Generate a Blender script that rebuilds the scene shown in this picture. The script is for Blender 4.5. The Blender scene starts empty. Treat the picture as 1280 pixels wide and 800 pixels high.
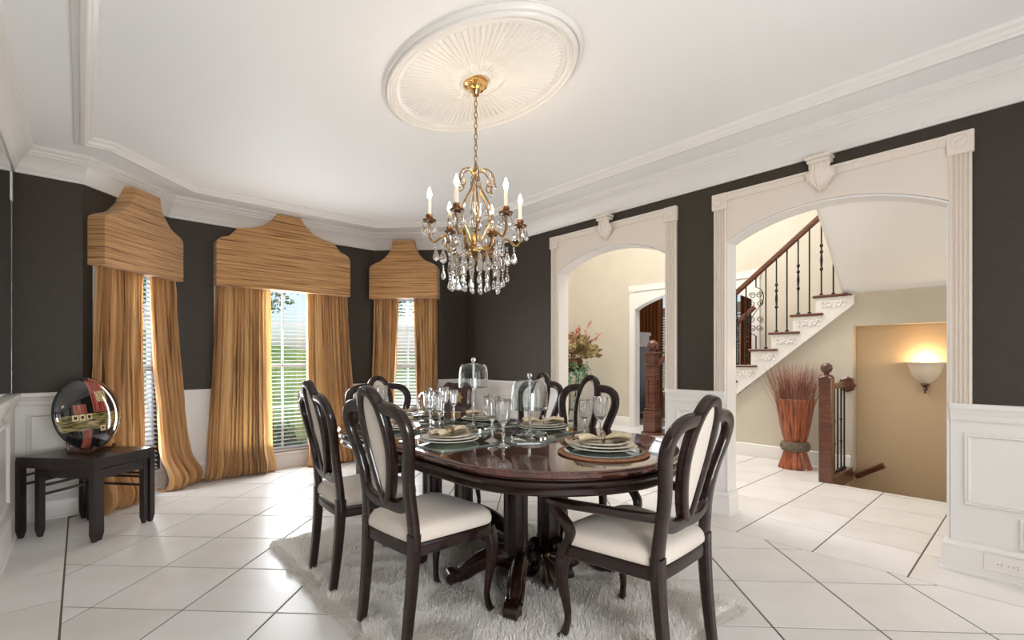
import bpy, bmesh, math, random
from math import sin, cos, pi, sqrt, radians
from mathutils import Vector, Matrix, noise
import numpy as np
random.seed(7); rng = np.random.default_rng(11)
S = bpy.context.scene
COL = S.collection

# ------------------------------------------------------------------ camera, sky, lights, exposure
cam = bpy.data.cameras.new('camera'); camo = bpy.data.objects.new('camera', cam); COL.objects.link(camo)
camo.location = (0, 0, 1.2); camo.rotation_euler = (pi/2, 0, radians(48.033-90))
cam.sensor_width = 36; cam.lens = 36*599.1/1280; cam.shift_y = (449.2-400)/1280
cam.clip_start = .02; cam.clip_end = 300
S.camera = camo
S.view_settings.view_transform = 'Standard'; S.view_settings.look = 'None'
S.view_settings.exposure = -0.40; S.view_settings.gamma = 1; S.view_settings.use_curve_mapping = False

wd = bpy.data.worlds.new('world'); S.world = wd; wd.use_nodes = True
wn = wd.node_tree; bgn = wn.nodes['Background']
sky = wn.nodes.new('ShaderNodeTexSky'); sky.sky_type = 'NISHITA'; sky.sun_disc = False
sky.sun_elevation = radians(48); sky.sun_rotation = radians(200); sky.air_density = 1.0; sky.dust_density = 2.5
wn.links.new(sky.outputs[0], bgn.inputs[0]); bgn.inputs[1].default_value = 0.30

def light(name, kind, loc, energy, color=(1, 1, 1), size=1, size_y=None, target=None, rad=None):
    l = bpy.data.lights.new(name, kind); l.energy = energy; l.color = color
    if kind == 'AREA':
        l.shape = 'RECTANGLE'; l.size = size; l.size_y = size_y or size
    if rad is not None: l.shadow_soft_size = rad
    o = bpy.data.objects.new(name, l); COL.objects.link(o); o.location = loc
    if target is not None:
        o.rotation_euler = (Vector(target)-Vector(loc)).to_track_quat('-Z', 'Y').to_euler()
    return o
sun = light('sun', 'SUN', (0, 0, 20), 2.6, (1, .95, .86), target=(-6, 10, 0)); sun.data.angle = radians(1.5)
# added fill lamps in the unseen openings behind the camera
light('back_fill', 'AREA', (0.75, -1.70, 1.55), 9, (.97, .98, 1), 1.3, 1.9, target=(0.75, 3, 1.55))
light('back_fill', 'AREA', (2.6, -1.70, 1.55), 9, (.97, .98, 1), 1.3, 1.9, target=(2.6, 3, 1.55))
# daylight entering by the bay windows
light('daylight_bay_window', 'AREA', (1.685, 5.80, 1.1), 30, (.93, .97, 1), 1.15, 1.7, target=(1.685, 0, 2.3))
light('daylight_bay_window', 'AREA', (0.23, 5.45, 1.1), 10, (.93, .97, 1), .5, 1.7, target=(3.2, 2.5, 1.9))
light('daylight_bay_window', 'AREA', (3.14, 5.45, 1.1), 10, (.93, .97, 1), .5, 1.7, target=(0.2, 2.5, 1.9))
# the same daylight where it leaves the blinds, between the drapes
light('daylight_between_drapes', 'AREA', (1.70, 5.62, 1.1), 35, (.93, .97, 1), .38, 1.65, target=(1.70, 0, 1.4))
light('daylight_between_drapes', 'AREA', (.40, 5.39, 1.1), 12, (.93, .97, 1), .08, 1.65, target=(3.4, 2.39, 1.4))
light('daylight_between_drapes', 'AREA', (3.02, 5.34, 1.1), 12, (.93, .97, 1), .17, 1.65, target=(0, 2.32, 1.4))
# added fill lamp behind the camera, aimed up to brighten the ceiling
light('ceiling_fill', 'AREA', (.45, -.9, 1.0), 84, (.97, .985, 1), .9, .9, target=(1.0, 2.3, 2.81))
# two storey hall: added fill lamps, then daylight from the front room window
light('hall_top_fill', 'AREA', (5.1, 3.4, 4.95), 290, (1, .98, .95), 2.0, 3.5, target=(5.1, 3.4, 0))  # added fill from above, no window is built there
light('hall_end_fill', 'AREA', (4.6, -1.75, 1.5), 36, (1, .97, .92), 1.0, 1.9, target=(5.0, 3, 1.2))  # added fill for hall floor and flank wall, no door is built
light('daylight_foyer_window', 'AREA', (9.24, 4.7, 1.5), 20, (.95, .98, 1), 1.5, 2.0, target=(5, 4.2, 1.0))

# ------------------------------------------------------------------ helpers
def mat(name, col=(.8, .8, .8), rough=.5, metal=0., spec=.5, coat=0., coat_rough=.05, trans=0., ior=1.5, emit=None, estr=0., sheen=0., sub=0.):
    m = bpy.data.materials.new(name); m.use_nodes = True
    b = m.node_tree.nodes['Principled BSDF']; i = b.inputs
    i['Base Color'].default_value = (*col, 1); i['Roughness'].default_value = rough; i['Metallic'].default_value = metal
    i['Specular IOR Level'].default_value = spec; i['Coat Weight'].default_value = coat; i['Coat Roughness'].default_value = coat_rough
    i['Transmission Weight'].default_value = trans; i['IOR'].default_value = ior; i['Sheen Weight'].default_value = sheen
    if emit: i['Emission Color'].default_value = (*emit, 1); i['Emission Strength'].default_value = estr
    m.diffuse_color = (*col, 1)
    return m
def nd(m, t, **k):
    n = m.node_tree.nodes.new(t)
    for a, v in k.items(): setattr(n, a, v)
    return n
def lk(m, a, b): m.node_tree.links.new(a, b)
def bsdf(m): return m.node_tree.nodes['Principled BSDF']
def noisy(m, c1, c2, scale=(5, 5, 5), det=4, lo=.35, hi=.65, bump=0., bdist=.002, space='Object', rough=None, dist=0., bscale=None):
    """procedural colour variation (noise) + optional fine relief"""
    tc = nd(m, 'ShaderNodeTexCoord'); mp = nd(m, 'ShaderNodeMapping'); mp.inputs['Scale'].default_value = scale
    lk(m, tc.outputs[space], mp.inputs[0])
    n = nd(m, 'ShaderNodeTexNoise'); n.inputs['Scale'].default_value = 1; n.inputs['Detail'].default_value = det; n.inputs['Distortion'].default_value = dist
    lk(m, mp.outputs[0], n.inputs['Vector'])
    r = nd(m, 'ShaderNodeValToRGB'); e = r.color_ramp.elements
    e[0].position = lo; e[0].color = (*c1, 1); e[1].position = hi; e[1].color = (*c2, 1)
    lk(m, n.outputs[0], r.inputs[0]); lk(m, r.outputs[0], bsdf(m).inputs['Base Color'])
    if bump:
        src = n.outputs[0]
        if bscale:
            mp2 = nd(m, 'ShaderNodeMapping'); mp2.inputs['Scale'].default_value = bscale; lk(m, tc.outputs[space], mp2.inputs[0])
            n2 = nd(m, 'ShaderNodeTexNoise'); n2.inputs['Scale'].default_value = 1; n2.inputs['Detail'].default_value = 5; lk(m, mp2.outputs[0], n2.inputs['Vector']); src = n2.outputs[0]
        b = nd(m, 'ShaderNodeBump'); b.inputs['Strength'].default_value = bump; b.inputs['Distance'].default_value = bdist
        lk(m, src, b.inputs['Height']); lk(m, b.outputs[0], bsdf(m).inputs['Normal'])
    return m

class MB:
    def __init__(s): s.v = []; s.f = []; s.mi = []; s.cur = 0
    def add(s, vs, fs):
        o = len(s.v); s.v += [tuple(map(float, p)) for p in vs]; s.f += [tuple(i+o for i in f) for f in fs]; s.mi += [s.cur]*len(fs); return s
    def box(s, x0, x1, y0, y1, z0, z1, fr=None):
        P = [(x, y, z) for x in (x0, x1) for y in (y0, y1) for z in (z0, z1)]
        if fr: P = [fr(*p) for p in P]
        return s.add(P, [(0, 1, 3, 2), (4, 6, 7, 5), (0, 4, 5, 1), (2, 3, 7, 6), (0, 2, 6, 4), (1, 5, 7, 3)])
    def bbox(s, x0, x1, y0, y1, z0, z1, b=.004, fr=None):
        """box with chamfered edges"""
        X = (x0, x1); Y = (y0, y1); Z = (z0, z1); P = []; idx = {}
        for i in (0, 1):
            for j in (0, 1):
                for k in (0, 1):
                    sx = b if i == 0 else -b; sy = b if j == 0 else -b; sz = b if k == 0 else -b
                    idx[i, j, k, 0] = len(P); P.append((X[i], Y[j]+sy, Z[k]+sz))
                    idx[i, j, k, 1] = len(P); P.append((X[i]+sx, Y[j], Z[k]+sz))
                    idx[i, j, k, 2] = len(P); P.append((X[i]+sx, Y[j]+sy, Z[k]))
        F = []
        for i in (0, 1): F.append([idx[i, a, c, 0] for a, c in ((0, 0), (0, 1), (1, 1), (1, 0))])
        for j in (0, 1): F.append([idx[a, j, c, 1] for a, c in ((0, 0), (1, 0), (1, 1), (0, 1))])
        for k in (0, 1): F.append([idx[a, c, k, 2] for a, c in ((0, 0), (0, 1), (1, 1), (1, 0))])
        for i in (0, 1):
            for j in (0, 1): F.append([idx[i, j, 0, 0], idx[i, j, 1, 0], idx[i, j, 1, 1], idx[i, j, 0, 1]])
        for i in (0, 1):
            for k in (0, 1): F.append([idx[i, 0, k, 0], idx[i, 1, k, 0], idx[i, 1, k, 2], idx[i, 0, k, 2]])
        for j in (0, 1):
            for k in (0, 1): F.append([idx[0, j, k, 1], idx[1, j, k, 1], idx[1, j, k, 2], idx[0, j, k, 2]])
        for i in (0, 1):
            for j in (0, 1):
                for k in (0, 1): F.append([idx[i, j, k, 0], idx[i, j, k, 1], idx[i, j, k, 2]])
        if fr: P = [fr(*p) for p in P]
        return s.add(P, F)
    def lathe(s, prof, n=24, c=(0, 0, 0), sx=1., sy=1., mod=None, fr=None):
        P = []; F = []
        for j, (r, z) in enumerate(prof):
            for i in range(n):
                a = 2*pi*i/n; q = r*(mod(a, j) if mod else 1)
                P.append((c[0]+q*cos(a)*sx, c[1]+q*sin(a)*sy, c[2]+z))
        for j in range(len(prof)-1):
            for i in range(n):
                k = (i+1) % n; F.append((j*n+i, j*n+k, (j+1)*n+k, (j+1)*n+i))
        if prof[0][0] > 1e-5: F.append(tuple(range(n))[::-1])
        if prof[-1][0] > 1e-5: F.append(tuple((len(prof)-1)*n+i for i in range(n)))
        if fr: P = [fr(*p) for p in P]
        return s.add(P, F)
    def tube(s, path, rad, n=8, hint=(0, 0, 1), closed=False, q=2.0, cap=True):
        """sweep; rad: float, (a,b) or list of them. a = in the direction cross(t,hint), b = along hint. q: superellipse power"""
        path = [Vector(p) for p in path]; m = len(path)
        if not isinstance(rad, list): rad = [rad]*m
        rad = [r if isinstance(r, tuple) else (r, r) for r in rad]
        h = Vector(hint).normalized(); P = []; F = []
        for j in range(m):
            if closed: t = path[(j+1) % m]-path[j-1]
            else: t = path[min(j+1, m-1)]-path[max(j-1, 0)]
            t.normalize(); sd = t.cross(h)
            if sd.length < 1e-3: sd = t.cross(Vector((1, .1, 0)))
            sd.normalize(); up = sd.cross(t)
            for i in range(n):
                a = 2*pi*(i+.5)/n; ca, sa = cos(a), sin(a)
                ca = math.copysign(abs(ca)**(2/q), ca); sa = math.copysign(abs(sa)**(2/q), sa)
                P.append(path[j]+sd*(rad[j][0]*ca)+up*(rad[j][1]*sa))
        for j in range(m if closed else m-1):
            j2 = (j+1) % m
            for i in range(n):
                k = (i+1) % n; F.append((j*n+i, j*n+k, j2*n+k, j2*n+i))
        if cap and not closed:
            F.append(tuple(range(n))[::-1]); F.append(tuple((m-1)*n+i for i in range(n)))
        return s.add(P, F)
    def prism(s, poly, t0, t1, fr):
        """poly list of (a,b); fr(a,b,t)->xyz"""
        n = len(poly)
        P = [fr(a, b, t0) for a, b in poly]+[fr(a, b, t1) for a, b in poly]
        F = [tuple(range(n))[::-1], tuple(range(n, 2*n))]+[(i, (i+1) % n, n+(i+1) % n, n+i) for i in range(n)]
        return s.add(P, F)
    def grid(s, fn, nu, nv, wrap=False):
        P = [fn(i/(nu if wrap else nu-1), j/(nv-1)) for j in range(nv) for i in range(nu)]; F = []
        for j in range(nv-1):
            for i in range(nu if wrap else nu-1):
                k = (i+1) % nu; F.append((j*nu+i, j*nu+k, (j+1)*nu+k, (j+1)*nu+i))
        return s.add(P, F)
    def sweep(s, path, prof, closed=False):
        """2D path (x,y), inside on the left of travel; prof list of (inset, z), closed profile"""
        n = len(path); m = len(prof); P = []; F = []
        for j in range(n):
            p = Vector(path[j])
            if closed or 0 < j < n-1: a = (p-Vector(path[j-1])).normalized(); b = (Vector(path[(j+1) % n])-p).normalized()
            elif j == 0: a = b = (Vector(path[1])-p).normalized()
            else: a = b = (p-Vector(path[j-1])).normalized()
            na = Vector((-a.y, a.x)); nb = Vector((-b.y, b.x)); mi = (na+nb); mi = mi/(mi.dot(na))
            for o, z in prof: w = p+mi*o; P.append((w.x, w.y, z))
        for j in range(n if closed else n-1):
            j2 = (j+1) % n
            for i in range(m): k = (i+1) % m; F.append((j*m+i, j*m+k, j2*m+k, j2*m+i))
        if not closed: F.append(tuple(range(m))[::-1]); F.append(tuple((n-1)*m+i for i in range(m)))
        return s.add(P, F)
    def mesh(s, name, mats, smooth=35, origin=None, fix=True):
        me = bpy.data.meshes.new(name); V = s.v
        if origin: V = [(p[0]-origin[0], p[1]-origin[1], p[2]-origin[2]) for p in V]
        me.from_pydata(V, [], s.f)
        for m_ in (mats if isinstance(mats, (list, tuple)) else [mats]): me.materials.append(m_)
        if any(s.mi): me.polygons.foreach_set('material_index', s.mi)
        if fix:
            bm = bmesh.new(); bm.from_mesh(me); bmesh.ops.recalc_face_normals(bm, faces=bm.faces); bm.to_mesh(me); bm.free()
        if smooth:
            me.polygons.foreach_set('use_smooth', [True]*len(me.polygons)); me.set_sharp_from_angle(angle=radians(smooth))
        me.update(); return me
    def build(s, name, mats, parent=None, smooth=35, origin=None, fix=True):
        o = bpy.data.objects.new(name, s.mesh(name, mats, smooth, origin, fix)); COL.objects.link(o)
        if origin: o.location = origin
        if parent: o.parent = parent
        return o
def tag(o, label, cat, group=None, kind=None):
    o['label'] = label; o['category'] = cat
    if group: o['group'] = group
    if kind: o['kind'] = kind
    return o
def thing(name, label, cat, loc=(0, 0, 0), rz=0., group=None):
    o = bpy.data.objects.new(name, None); COL.objects.link(o); o.location = loc; o.rotation_euler = (0, 0, rz)
    o.empty_display_size = .1
    return tag(o, label, cat, group)
def struct(o, label=None, cat=None):
    o['kind'] = 'structure'
    if label: o['label'] = label; o['category'] = cat
    return o
def inst(src, loc=(0, 0, 0), rot=(0, 0, 0), parent=None, scale=None, name=None):
    o = src.copy(); COL.objects.link(o); o.location = loc; o.rotation_euler = rot
    if parent is not None: o.parent = parent
    if scale is not None: o.scale = scale if isinstance(scale, (tuple, list)) else (scale,)*3
    return o
def obj(name, me, parent=None, loc=(0, 0, 0), rot=(0, 0, 0), scale=None):
    o = bpy.data.objects.new(name, me); COL.objects.link(o); o.location = loc; o.rotation_euler = rot
    if parent is not None: o.parent = parent
    if scale is not None: o.scale = scale if isinstance(scale, (tuple, list)) else (scale,)*3
    return o
def dup(root, loc, rz=0., label=None, group=None, scale=None):
    r = root.copy(); COL.objects.link(r); r.location = loc; r.rotation_euler = (0, 0, rz)
    if label: r['label'] = label
    if group: r['group'] = group
    if scale: r.scale = (scale,)*3
    for ch in list(root.children):
        c = ch.copy(); COL.objects.link(c); c.parent = r
        for g in list(ch.children):
            d = g.copy(); COL.objects.link(d); d.parent = c
    return r
def spline(pts, n=6, closed=False):
    """Catmull-Rom through points of any dimension"""
    out = []; m = len(pts)
    for i in range(m if closed else m-1):
        g = lambda k: pts[k % m] if closed else pts[max(0, min(m-1, k))]
        p0, p1, p2, p3 = g(i-1), g(i), g(i+1), g(i+2)
        for k in range(n):
            t = k/n
            out.append(tuple(.5*((2*b)+(-a+c)*t+(2*a-5*b+4*c-d)*t*t+(-a+3*b-3*c+d)*t**3) for a, b, c, d in zip(p0, p1, p2, p3)))
    if not closed: out.append(tuple(pts[-1]))
    return out
def lerp(a, b, t): return a+(b-a)*t
def smooth01(t): t = max(0., min(1., t)); return t*t*(3-2*t)

# ------------------------------------------------------------------ materials
M = {}
M['wall'] = noisy(mat('dark_wall_paint', rough=.5, spec=.3), (.045, .035, .0265), (.051, .040, .030), (30, 30, 30), bump=.05, bdist=.001)
M['trim'] = mat('white_trim_paint', (.80, .77, .735), .32)
M['cream'] = mat('warm_lit_trim_paint', (.79, .70, .61), .4)  # white trim with the warm light on the arches painted into it
M['ceil'] = mat('ceiling_paint', (.88, .87, .855), .6)
M['medal'] = mat('gloss_white_plaster', (.84, .81, .77), .3)
M['beige'] = noisy(mat('beige_wall_paint', rough=.6), (.60, .545, .45), (.63, .575, .48), (3, 3, 3))
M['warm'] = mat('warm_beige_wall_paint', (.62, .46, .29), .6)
M['grout'] = mat('grout', (.12, .10, .085), .8)
def tile_mat():
    m = mat('cream_floor_tile', rough=.2, spec=.38)
    tc = nd(m, 'ShaderNodeTexCoord'); n = nd(m, 'ShaderNodeTexNoise'); n.inputs['Scale'].default_value = 3.5; n.inputs['Detail'].default_value = 6
    lk(m, tc.outputs['Object'], n.inputs['Vector'])
    oi = nd(m, 'ShaderNodeObjectInfo'); ad = nd(m, 'ShaderNodeMath', operation='MULTIPLY_ADD'); ad.inputs[1].default_value = .35; ad.inputs[2].default_value = -.17
    lk(m, oi.outputs['Random'], ad.inputs[0]); a2 = nd(m, 'ShaderNodeMath', operation='ADD'); lk(m, n.outputs[0], a2.inputs[0]); lk(m, ad.outputs[0], a2.inputs[1])
    r = nd(m, 'ShaderNodeValToRGB'); e = r.color_ramp.elements; e[0].position = .25; e[0].color = (.66, .635, .60, 1); e[1].position = .75; e[1].color = (.75, .73, .71, 1)
    lk(m, a2.outputs[0], r.inputs[0]); lk(m, r.outputs[0], bsdf(m).inputs['Base Color'])
    rr = nd(m, 'ShaderNodeMapRange'); rr.inputs[3].default_value = .26; rr.inputs[4].default_value = .42; lk(m, n.outputs[0], rr.inputs[0]); lk(m, rr.outputs[0], bsdf(m).inputs['Roughness'])
    return m
M['tile'] = tile_mat()
M['wood'] = noisy(mat('dark_lacquered_wood', rough=.32, spec=.25, coat=.5, coat_rough=.04), (.006, .002, .0015), (.021, .007, .0045), (9, 9, 60), det=3)
M['mahog'] = noisy(mat('polished_mahogany', rough=.14, coat=1, coat_rough=.02), (.032, .008, .005), (.095, .024, .012), (30, 3, 3), det=5)
M['espresso'] = noisy(mat('espresso_wood', rough=.32, coat=.2), (.012, .007, .007), (.022, .012, .011), (40, 5, 5))
M['seat'] = noisy(mat('cream_upholstery', rough=.75, sheen=.2), (.62, .55, .47), (.67, .595, .51), (200, 200, 200), bump=.15, bdist=.0006)
M['glass'] = mat('clear_glass', (1, 1, 1), .0, trans=1, ior=1.45)
M['crystal'] = mat('cut_crystal', (1, 1, 1), .01, trans=.93, ior=1.55, spec=.8)
M['greenglass'] = mat('pale_green_glass', (.72, .86, .80), .02, trans=.75, ior=1.5, spec=.8)
M['mirror'] = mat('mirror_glass', (.62, .66, .65), .02, metal=1)
M['brass'] = mat('polished_brass', (.78, .50, .19), .22, metal=1)
M['antique'] = noisy(mat('antique_gold', rough=.3, metal=1), (.24, .14, .05), (.52, .32, .115), (40, 40, 40))
M['bronze'] = mat('bronze', (.22, .12, .06), .35, metal=1)
M['candle'] = mat('ivory_candle_sleeve', (.85, .78, .62), .4)
M['bulb'] = mat('lit_bulb', (1, .9, .75), .3, emit=(1, .86, .62), estr=45)
M['plate'] = mat('cream_stoneware', (.72, .66, .57), .22, coat=.5)
M['charger'] = mat('sage_stoneware', (.52, .53, .43), .2, coat=.5)
M['napkin'] = noisy(mat('beige_linen', rough=.85), (.62, .51, .34), (.74, .63, .45), (60, 60, 60), bump=.2, bdist=.001)
M['ring'] = mat('bronze_ring', (.45, .36, .25), .3, metal=1)
M['woven'] = noisy(mat('woven_fibre', rough=.75), (.22, .085, .035), (.42, .20, .10), (160, 160, 160), bump=.6, bdist=.003)
M['iron'] = mat('black_iron', (.012, .012, .014), .42, metal=.4)
M['stair'] = noisy(mat('red_brown_stair_wood', rough=.28, coat=.4), (.075, .022, .012), (.16, .055, .030), (6, 6, 60), det=4)
M['walnut'] = noisy(mat('walnut_wood', rough=.35, coat=.3), (.07, .03, .02), (.13, .06, .04), (60, 60, 5), det=4)
M['white'] = mat('white_vinyl', (.85, .86, .85), .4)
M['blind'] = mat('white_blind_slat', (.84, .87, .90), .45)
M['plastic'] = mat('ivory_plastic', (.82, .78, .73), .3)
M['dark'] = mat('black_slot', (.02, .02, .02), .6)
M['fur'] = noisy(mat('cream_faux_fur', rough=.9, spec=.1), (.90, .87, .82), (.96, .945, .92), (6, 6, 2))
def furry(m):
    tl = nd(m, 'ShaderNodeBsdfTranslucent'); tl.inputs[0].default_value = (.94, .91, .87, 1); mx = nd(m, 'ShaderNodeMixShader'); mx.inputs[0].default_value = .5
    lk(m, bsdf(m).outputs[0], mx.inputs[1]); lk(m, tl.outputs[0], mx.inputs[2]); lk(m, mx.outputs[0], m.node_tree.nodes['Material Output'].inputs[0])
furry(M['fur'])
def pane_mat():
    m = bpy.data.materials.new('window_glass'); m.use_nodes = True; t = m.node_tree; t.nodes.clear()
    o = t.nodes.new('ShaderNodeOutputMaterial'); mx = t.nodes.new('ShaderNodeMixShader'); tr = t.nodes.new('ShaderNodeBsdfTransparent'); g = t.nodes.new('ShaderNodeBsdfGlossy')
    g.inputs['Roughness'].default_value = .02; mx.inputs[0].default_value = .06
    t.links.new(tr.outputs[0], mx.inputs[1]); t.links.new(g.outputs[0], mx.inputs[2]); t.links.new(mx.outputs[0], o.inputs[0]); return m
M['pane'] = pane_mat()
def thin_glass():
    m = bpy.data.materials.new('thin_clear_glass'); m.use_nodes = True; t = m.node_tree; t.nodes.clear()
    o = t.nodes.new('ShaderNodeOutputMaterial'); mx = t.nodes.new('ShaderNodeMixShader'); tr = t.nodes.new('ShaderNodeBsdfTransparent'); g = t.nodes.new('ShaderNodeBsdfGlossy'); f = t.nodes.new('ShaderNodeLayerWeight'); pw = t.nodes.new('ShaderNodeMath'); pw.operation = 'POWER'; pw.inputs[1].default_value = 2.4; ma = t.nodes.new('ShaderNodeMath'); ma.operation = 'MULTIPLY_ADD'; ma.inputs[1].default_value = .8; ma.inputs[2].default_value = .05; t.links.new(f.outputs['Facing'], pw.inputs[0]); t.links.new(pw.outputs[0], ma.inputs[0])
    f.inputs[0].default_value = .5; g.inputs['Roughness'].default_value = .02; tr.inputs[0].default_value = (.95, .97, .97, 1)
    t.links.new(ma.outputs[0], mx.inputs[0]); t.links.new(tr.outputs[0], mx.inputs[1]); t.links.new(g.outputs[0], mx.inputs[2]); t.links.new(mx.outputs[0], o.inputs[0]); return m
M['thin'] = thin_glass()
def silk(name, horiz):
    """crinkled gold taffeta: fine creases along the cloth, slightly translucent"""
    m = mat(name, rough=.5, sheen=.3, spec=.35)
    tc = nd(m, 'ShaderNodeTexCoord'); mp = nd(m, 'ShaderNodeMapping'); lk(m, tc.outputs['UV'], mp.inputs[0])
    mp.inputs['Scale'].default_value = (1.4, 60, 1) if horiz else (40, .9, 1)
    n = nd(m, 'ShaderNodeTexNoise'); n.inputs['Scale'].default_value = 1; n.inputs['Detail'].default_value = 7; n.inputs['Roughness'].default_value = .62; n.inputs['Distortion'].default_value = .35
    lk(m, mp.outputs[0], n.inputs['Vector'])
    r = nd(m, 'ShaderNodeValToRGB'); e = r.color_ramp.elements
    e[0].position = .37; e[0].color = (.19, .080, .024, 1) if horiz else (.12, .046, .013, 1); e[1].position = .64; e[1].color = (.74, .43, .19, 1)  # ramp paints the shade of the creases into the cloth colour
    x = e.new(.455); x.color = (.53, .27, .098, 1)
    lk(m, n.outputs[0], r.inputs[0]); lk(m, r.outputs[0], bsdf(m).inputs['Base Color'])
    b = nd(m, 'ShaderNodeBump'); b.inputs['Strength'].default_value = .9; b.inputs['Distance'].default_value = .02
    lk(m, n.outputs[0], b.inputs['Height']); lk(m, b.outputs[0], bsdf(m).inputs['Normal'])
    if not horiz:
        tl = nd(m, 'ShaderNodeBsdfTranslucent'); tl.inputs[0].default_value = (.62, .38, .15, 1)
        mx = nd(m, 'ShaderNodeMixShader'); mx.inputs[0].default_value = .22; out = m.node_tree.nodes['Material Output']
        lk(m, bsdf(m).outputs[0], mx.inputs[1]); lk(m, tl.outputs[0], mx.inputs[2]); lk(m, mx.outputs[0], out.inputs[0])
    return m
M['silk'] = silk('gold_crinkled_silk_drape', False); M['silkh'] = silk('gold_crinkled_silk_cornice', True)

# ------------------------------------------------------------------ room plan
XL, XR, YB, YS, YF = -.37, 3.72, -1.8, 5.04, 5.66      # left, right, back, stub wall, far bay wall
ZC, ZS, ZT = 2.57, 2.77, 2.81                          # crown bottom, soffit, tray ceiling
ROOM = [(XL, YB), (XR, YB), (XR, YS), (3.36, YS), (2.74, YF), (.63, YF), (.01, YS), (XL, YS)]   # counter-clockwise, inside on the left
R2 = 1/sqrt(2)
def frame(O, T, N): return lambda s, p, z: (O[0]+T[0]*s+N[0]*p, O[1]+T[1]*s+N[1]*p, z)
F1 = frame((.01, YS), (R2, R2), (R2, -R2)); F2 = frame((.63, YF), (1, 0), (0, -1)); F3 = frame((2.74, YF), (R2, -R2), (-R2, -R2))
LW = .877
FS1 = frame((XL, YS), (1, 0), (0, -1)); FS3 = frame((3.36, YS), (1, 0), (0, -1))     # stub walls, .38 and .36 long
FR = lambda s, p, z: (XR-p, s, z)                                                   # right wall: s = y
FL = lambda s, p, z: (XL+p, s, z)
A1 = (2.155, 3.405); A2 = (.364, 1.65)                                              # arch openings in y
ZSP, RISE, ZCAS = 2.11, .165, 2.48

# ---- floors: grout bed with single tiles
def clip(poly, a, b, c):                 # keep a*x+b*y<=c
    out = []
    for i in range(len(poly)):
        p, q = poly[i-1], poly[i]; dp = a*p[0]+b*p[1]-c; dq = a*q[0]+b*q[1]-c
        if (dp <= 0) != (dq <= 0): t = dp/(dp-dq); out.append((p[0]+t*(q[0]-p[0]), p[1]+t*(q[1]-p[1])))
        if dq <= 0: out.append(q)
    return out
def area(p): return .5*abs(sum(p[i-1][0]*p[i][1]-p[i][0]*p[i-1][1] for i in range(len(p))))
TILES = {}
def tile(poly, parent, g=.0035, key=None):
    cx = sum(p[0] for p in poly)/len(poly); cy = sum(p[1] for p in poly)/len(poly)
    loc = [(p[0]-cx, p[1]-cy) for p in poly]
    if key is None or key not in TILES:
        b = .002; n = len(loc)
        V = [(x, y, -.010) for x, y in loc]+[(x, y, -b*.6) for x, y in loc]
        def sh(x, y): r = sqrt(x*x+y*y); k = max(0, (r-b*1.4))/r if r else 0; return x*k, y*k
        V += [(*sh(x, y), 0) for x, y in loc]
        mb = MB(); mb.add(V, [tuple(range(2*n, 3*n))]+[(i, (i+1) % n, n+(i+1) % n, n+i) for i in range(n)]+[(n+i, n+(i+1) % n, 2*n+(i+1) % n, 2*n+i) for i in range(n)])
        me = mb.mesh('tile', M['tile'], smooth=0)
        if key: TILES[key] = me
    else: me = TILES[key]
    return obj('tile', me, parent, (cx, cy, 0))
fl = MB(); fl.prism([(XL-.1, YB-.1), (3.4, YB-.1), (3.4, 5.8), (XL-.1, 5.8)], -.12, -.004, lambda a, b, t: (a, b, t))
floor = struct(fl.build('floor', M['grout'], smooth=0), 'cream tile floor of the dining room laid on the diagonal', 'floor')
G = .0045; P_ = .458
for i in range(-12, 16):
    for j in range(-14, 14):
        a0 = 2.209+.457*i; b0 = -1.70+.4592*j; a1 = a0+.457; b1 = b0+.4592
        q = [(a, b) for a, b in ((a0+G, b0+G), (a0+G, b1-G), (a1-G, b1-G), (a1-G, b0+G))]
        poly = [((a+b)*R2, (a-b)*R2) for a, b in q]
        full = area(poly)
        for A in ((-1, 0, .07-G), (1, 0, 3.39-G), (0, -1, -YB), (-1, 1, 5.03), (1, 1, 8.40), (0, 1, YF)): poly = clip(poly, *A) if poly else poly
        if len(poly) < 3 or area(poly) < .002: continue
        tile(poly, floor, key='diag' if abs(area(poly)-full) < 1e-5 else None)
yl = [4.66-.4575*k for k in range(-1, 15)]
for y in yl:
    poly = [(XL, y-.4575+G), (-.07-G, y-.4575+G), (-.07-G, y-G), (XL, y-G)]
    poly = clip(poly, 0, 1, YS); poly = clip(poly, 0, -1, -YB) if poly else poly
    if poly and area(poly) > .002: tile(poly, floor)
hf = MB()
for (x0, x1, y0, y1) in ((3.4, 5.39, -1.9, 6.5), (5.39, 6.2, 1.41, 6.5), (6.2, 9.5, 3.4, 6.5)): hf.box(x0, x1, y0, y1, -.12, -.004)
hfloor = struct(hf.build('floor', M['grout'], smooth=0), 'cream tile floor of the hall laid square to the walls', 'floor')
xs = [3.39, 3.865, 4.345, 4.83, 5.31, 5.78, 6.25, 6.72, 7.19, 7.66]; ys = [.042+.465*k for k in range(-4, 15)]
for i in range(len(xs)-1):
    for j in range(len(ys)-1):
        x0, x1, y0, y1 = xs[i]+G, xs[i+1]-G, ys[j]+G, ys[j+1]-G
        if x0 > 5.39 and y1 < 1.45: continue
        if x0 > 6.2 and y1 < 3.6: continue
        if y1 > 6.35: continue
        if y1 < 1.45: x1 = min(x1, 5.39)
        if x1-x0 < .02: continue
        tile([(x0, y0), (x1, y0), (x1, y1), (x0, y1)], hfloor, key='hall%d' % i if not (y1 < 1.45 and x1 > 5.3) else None)

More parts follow.
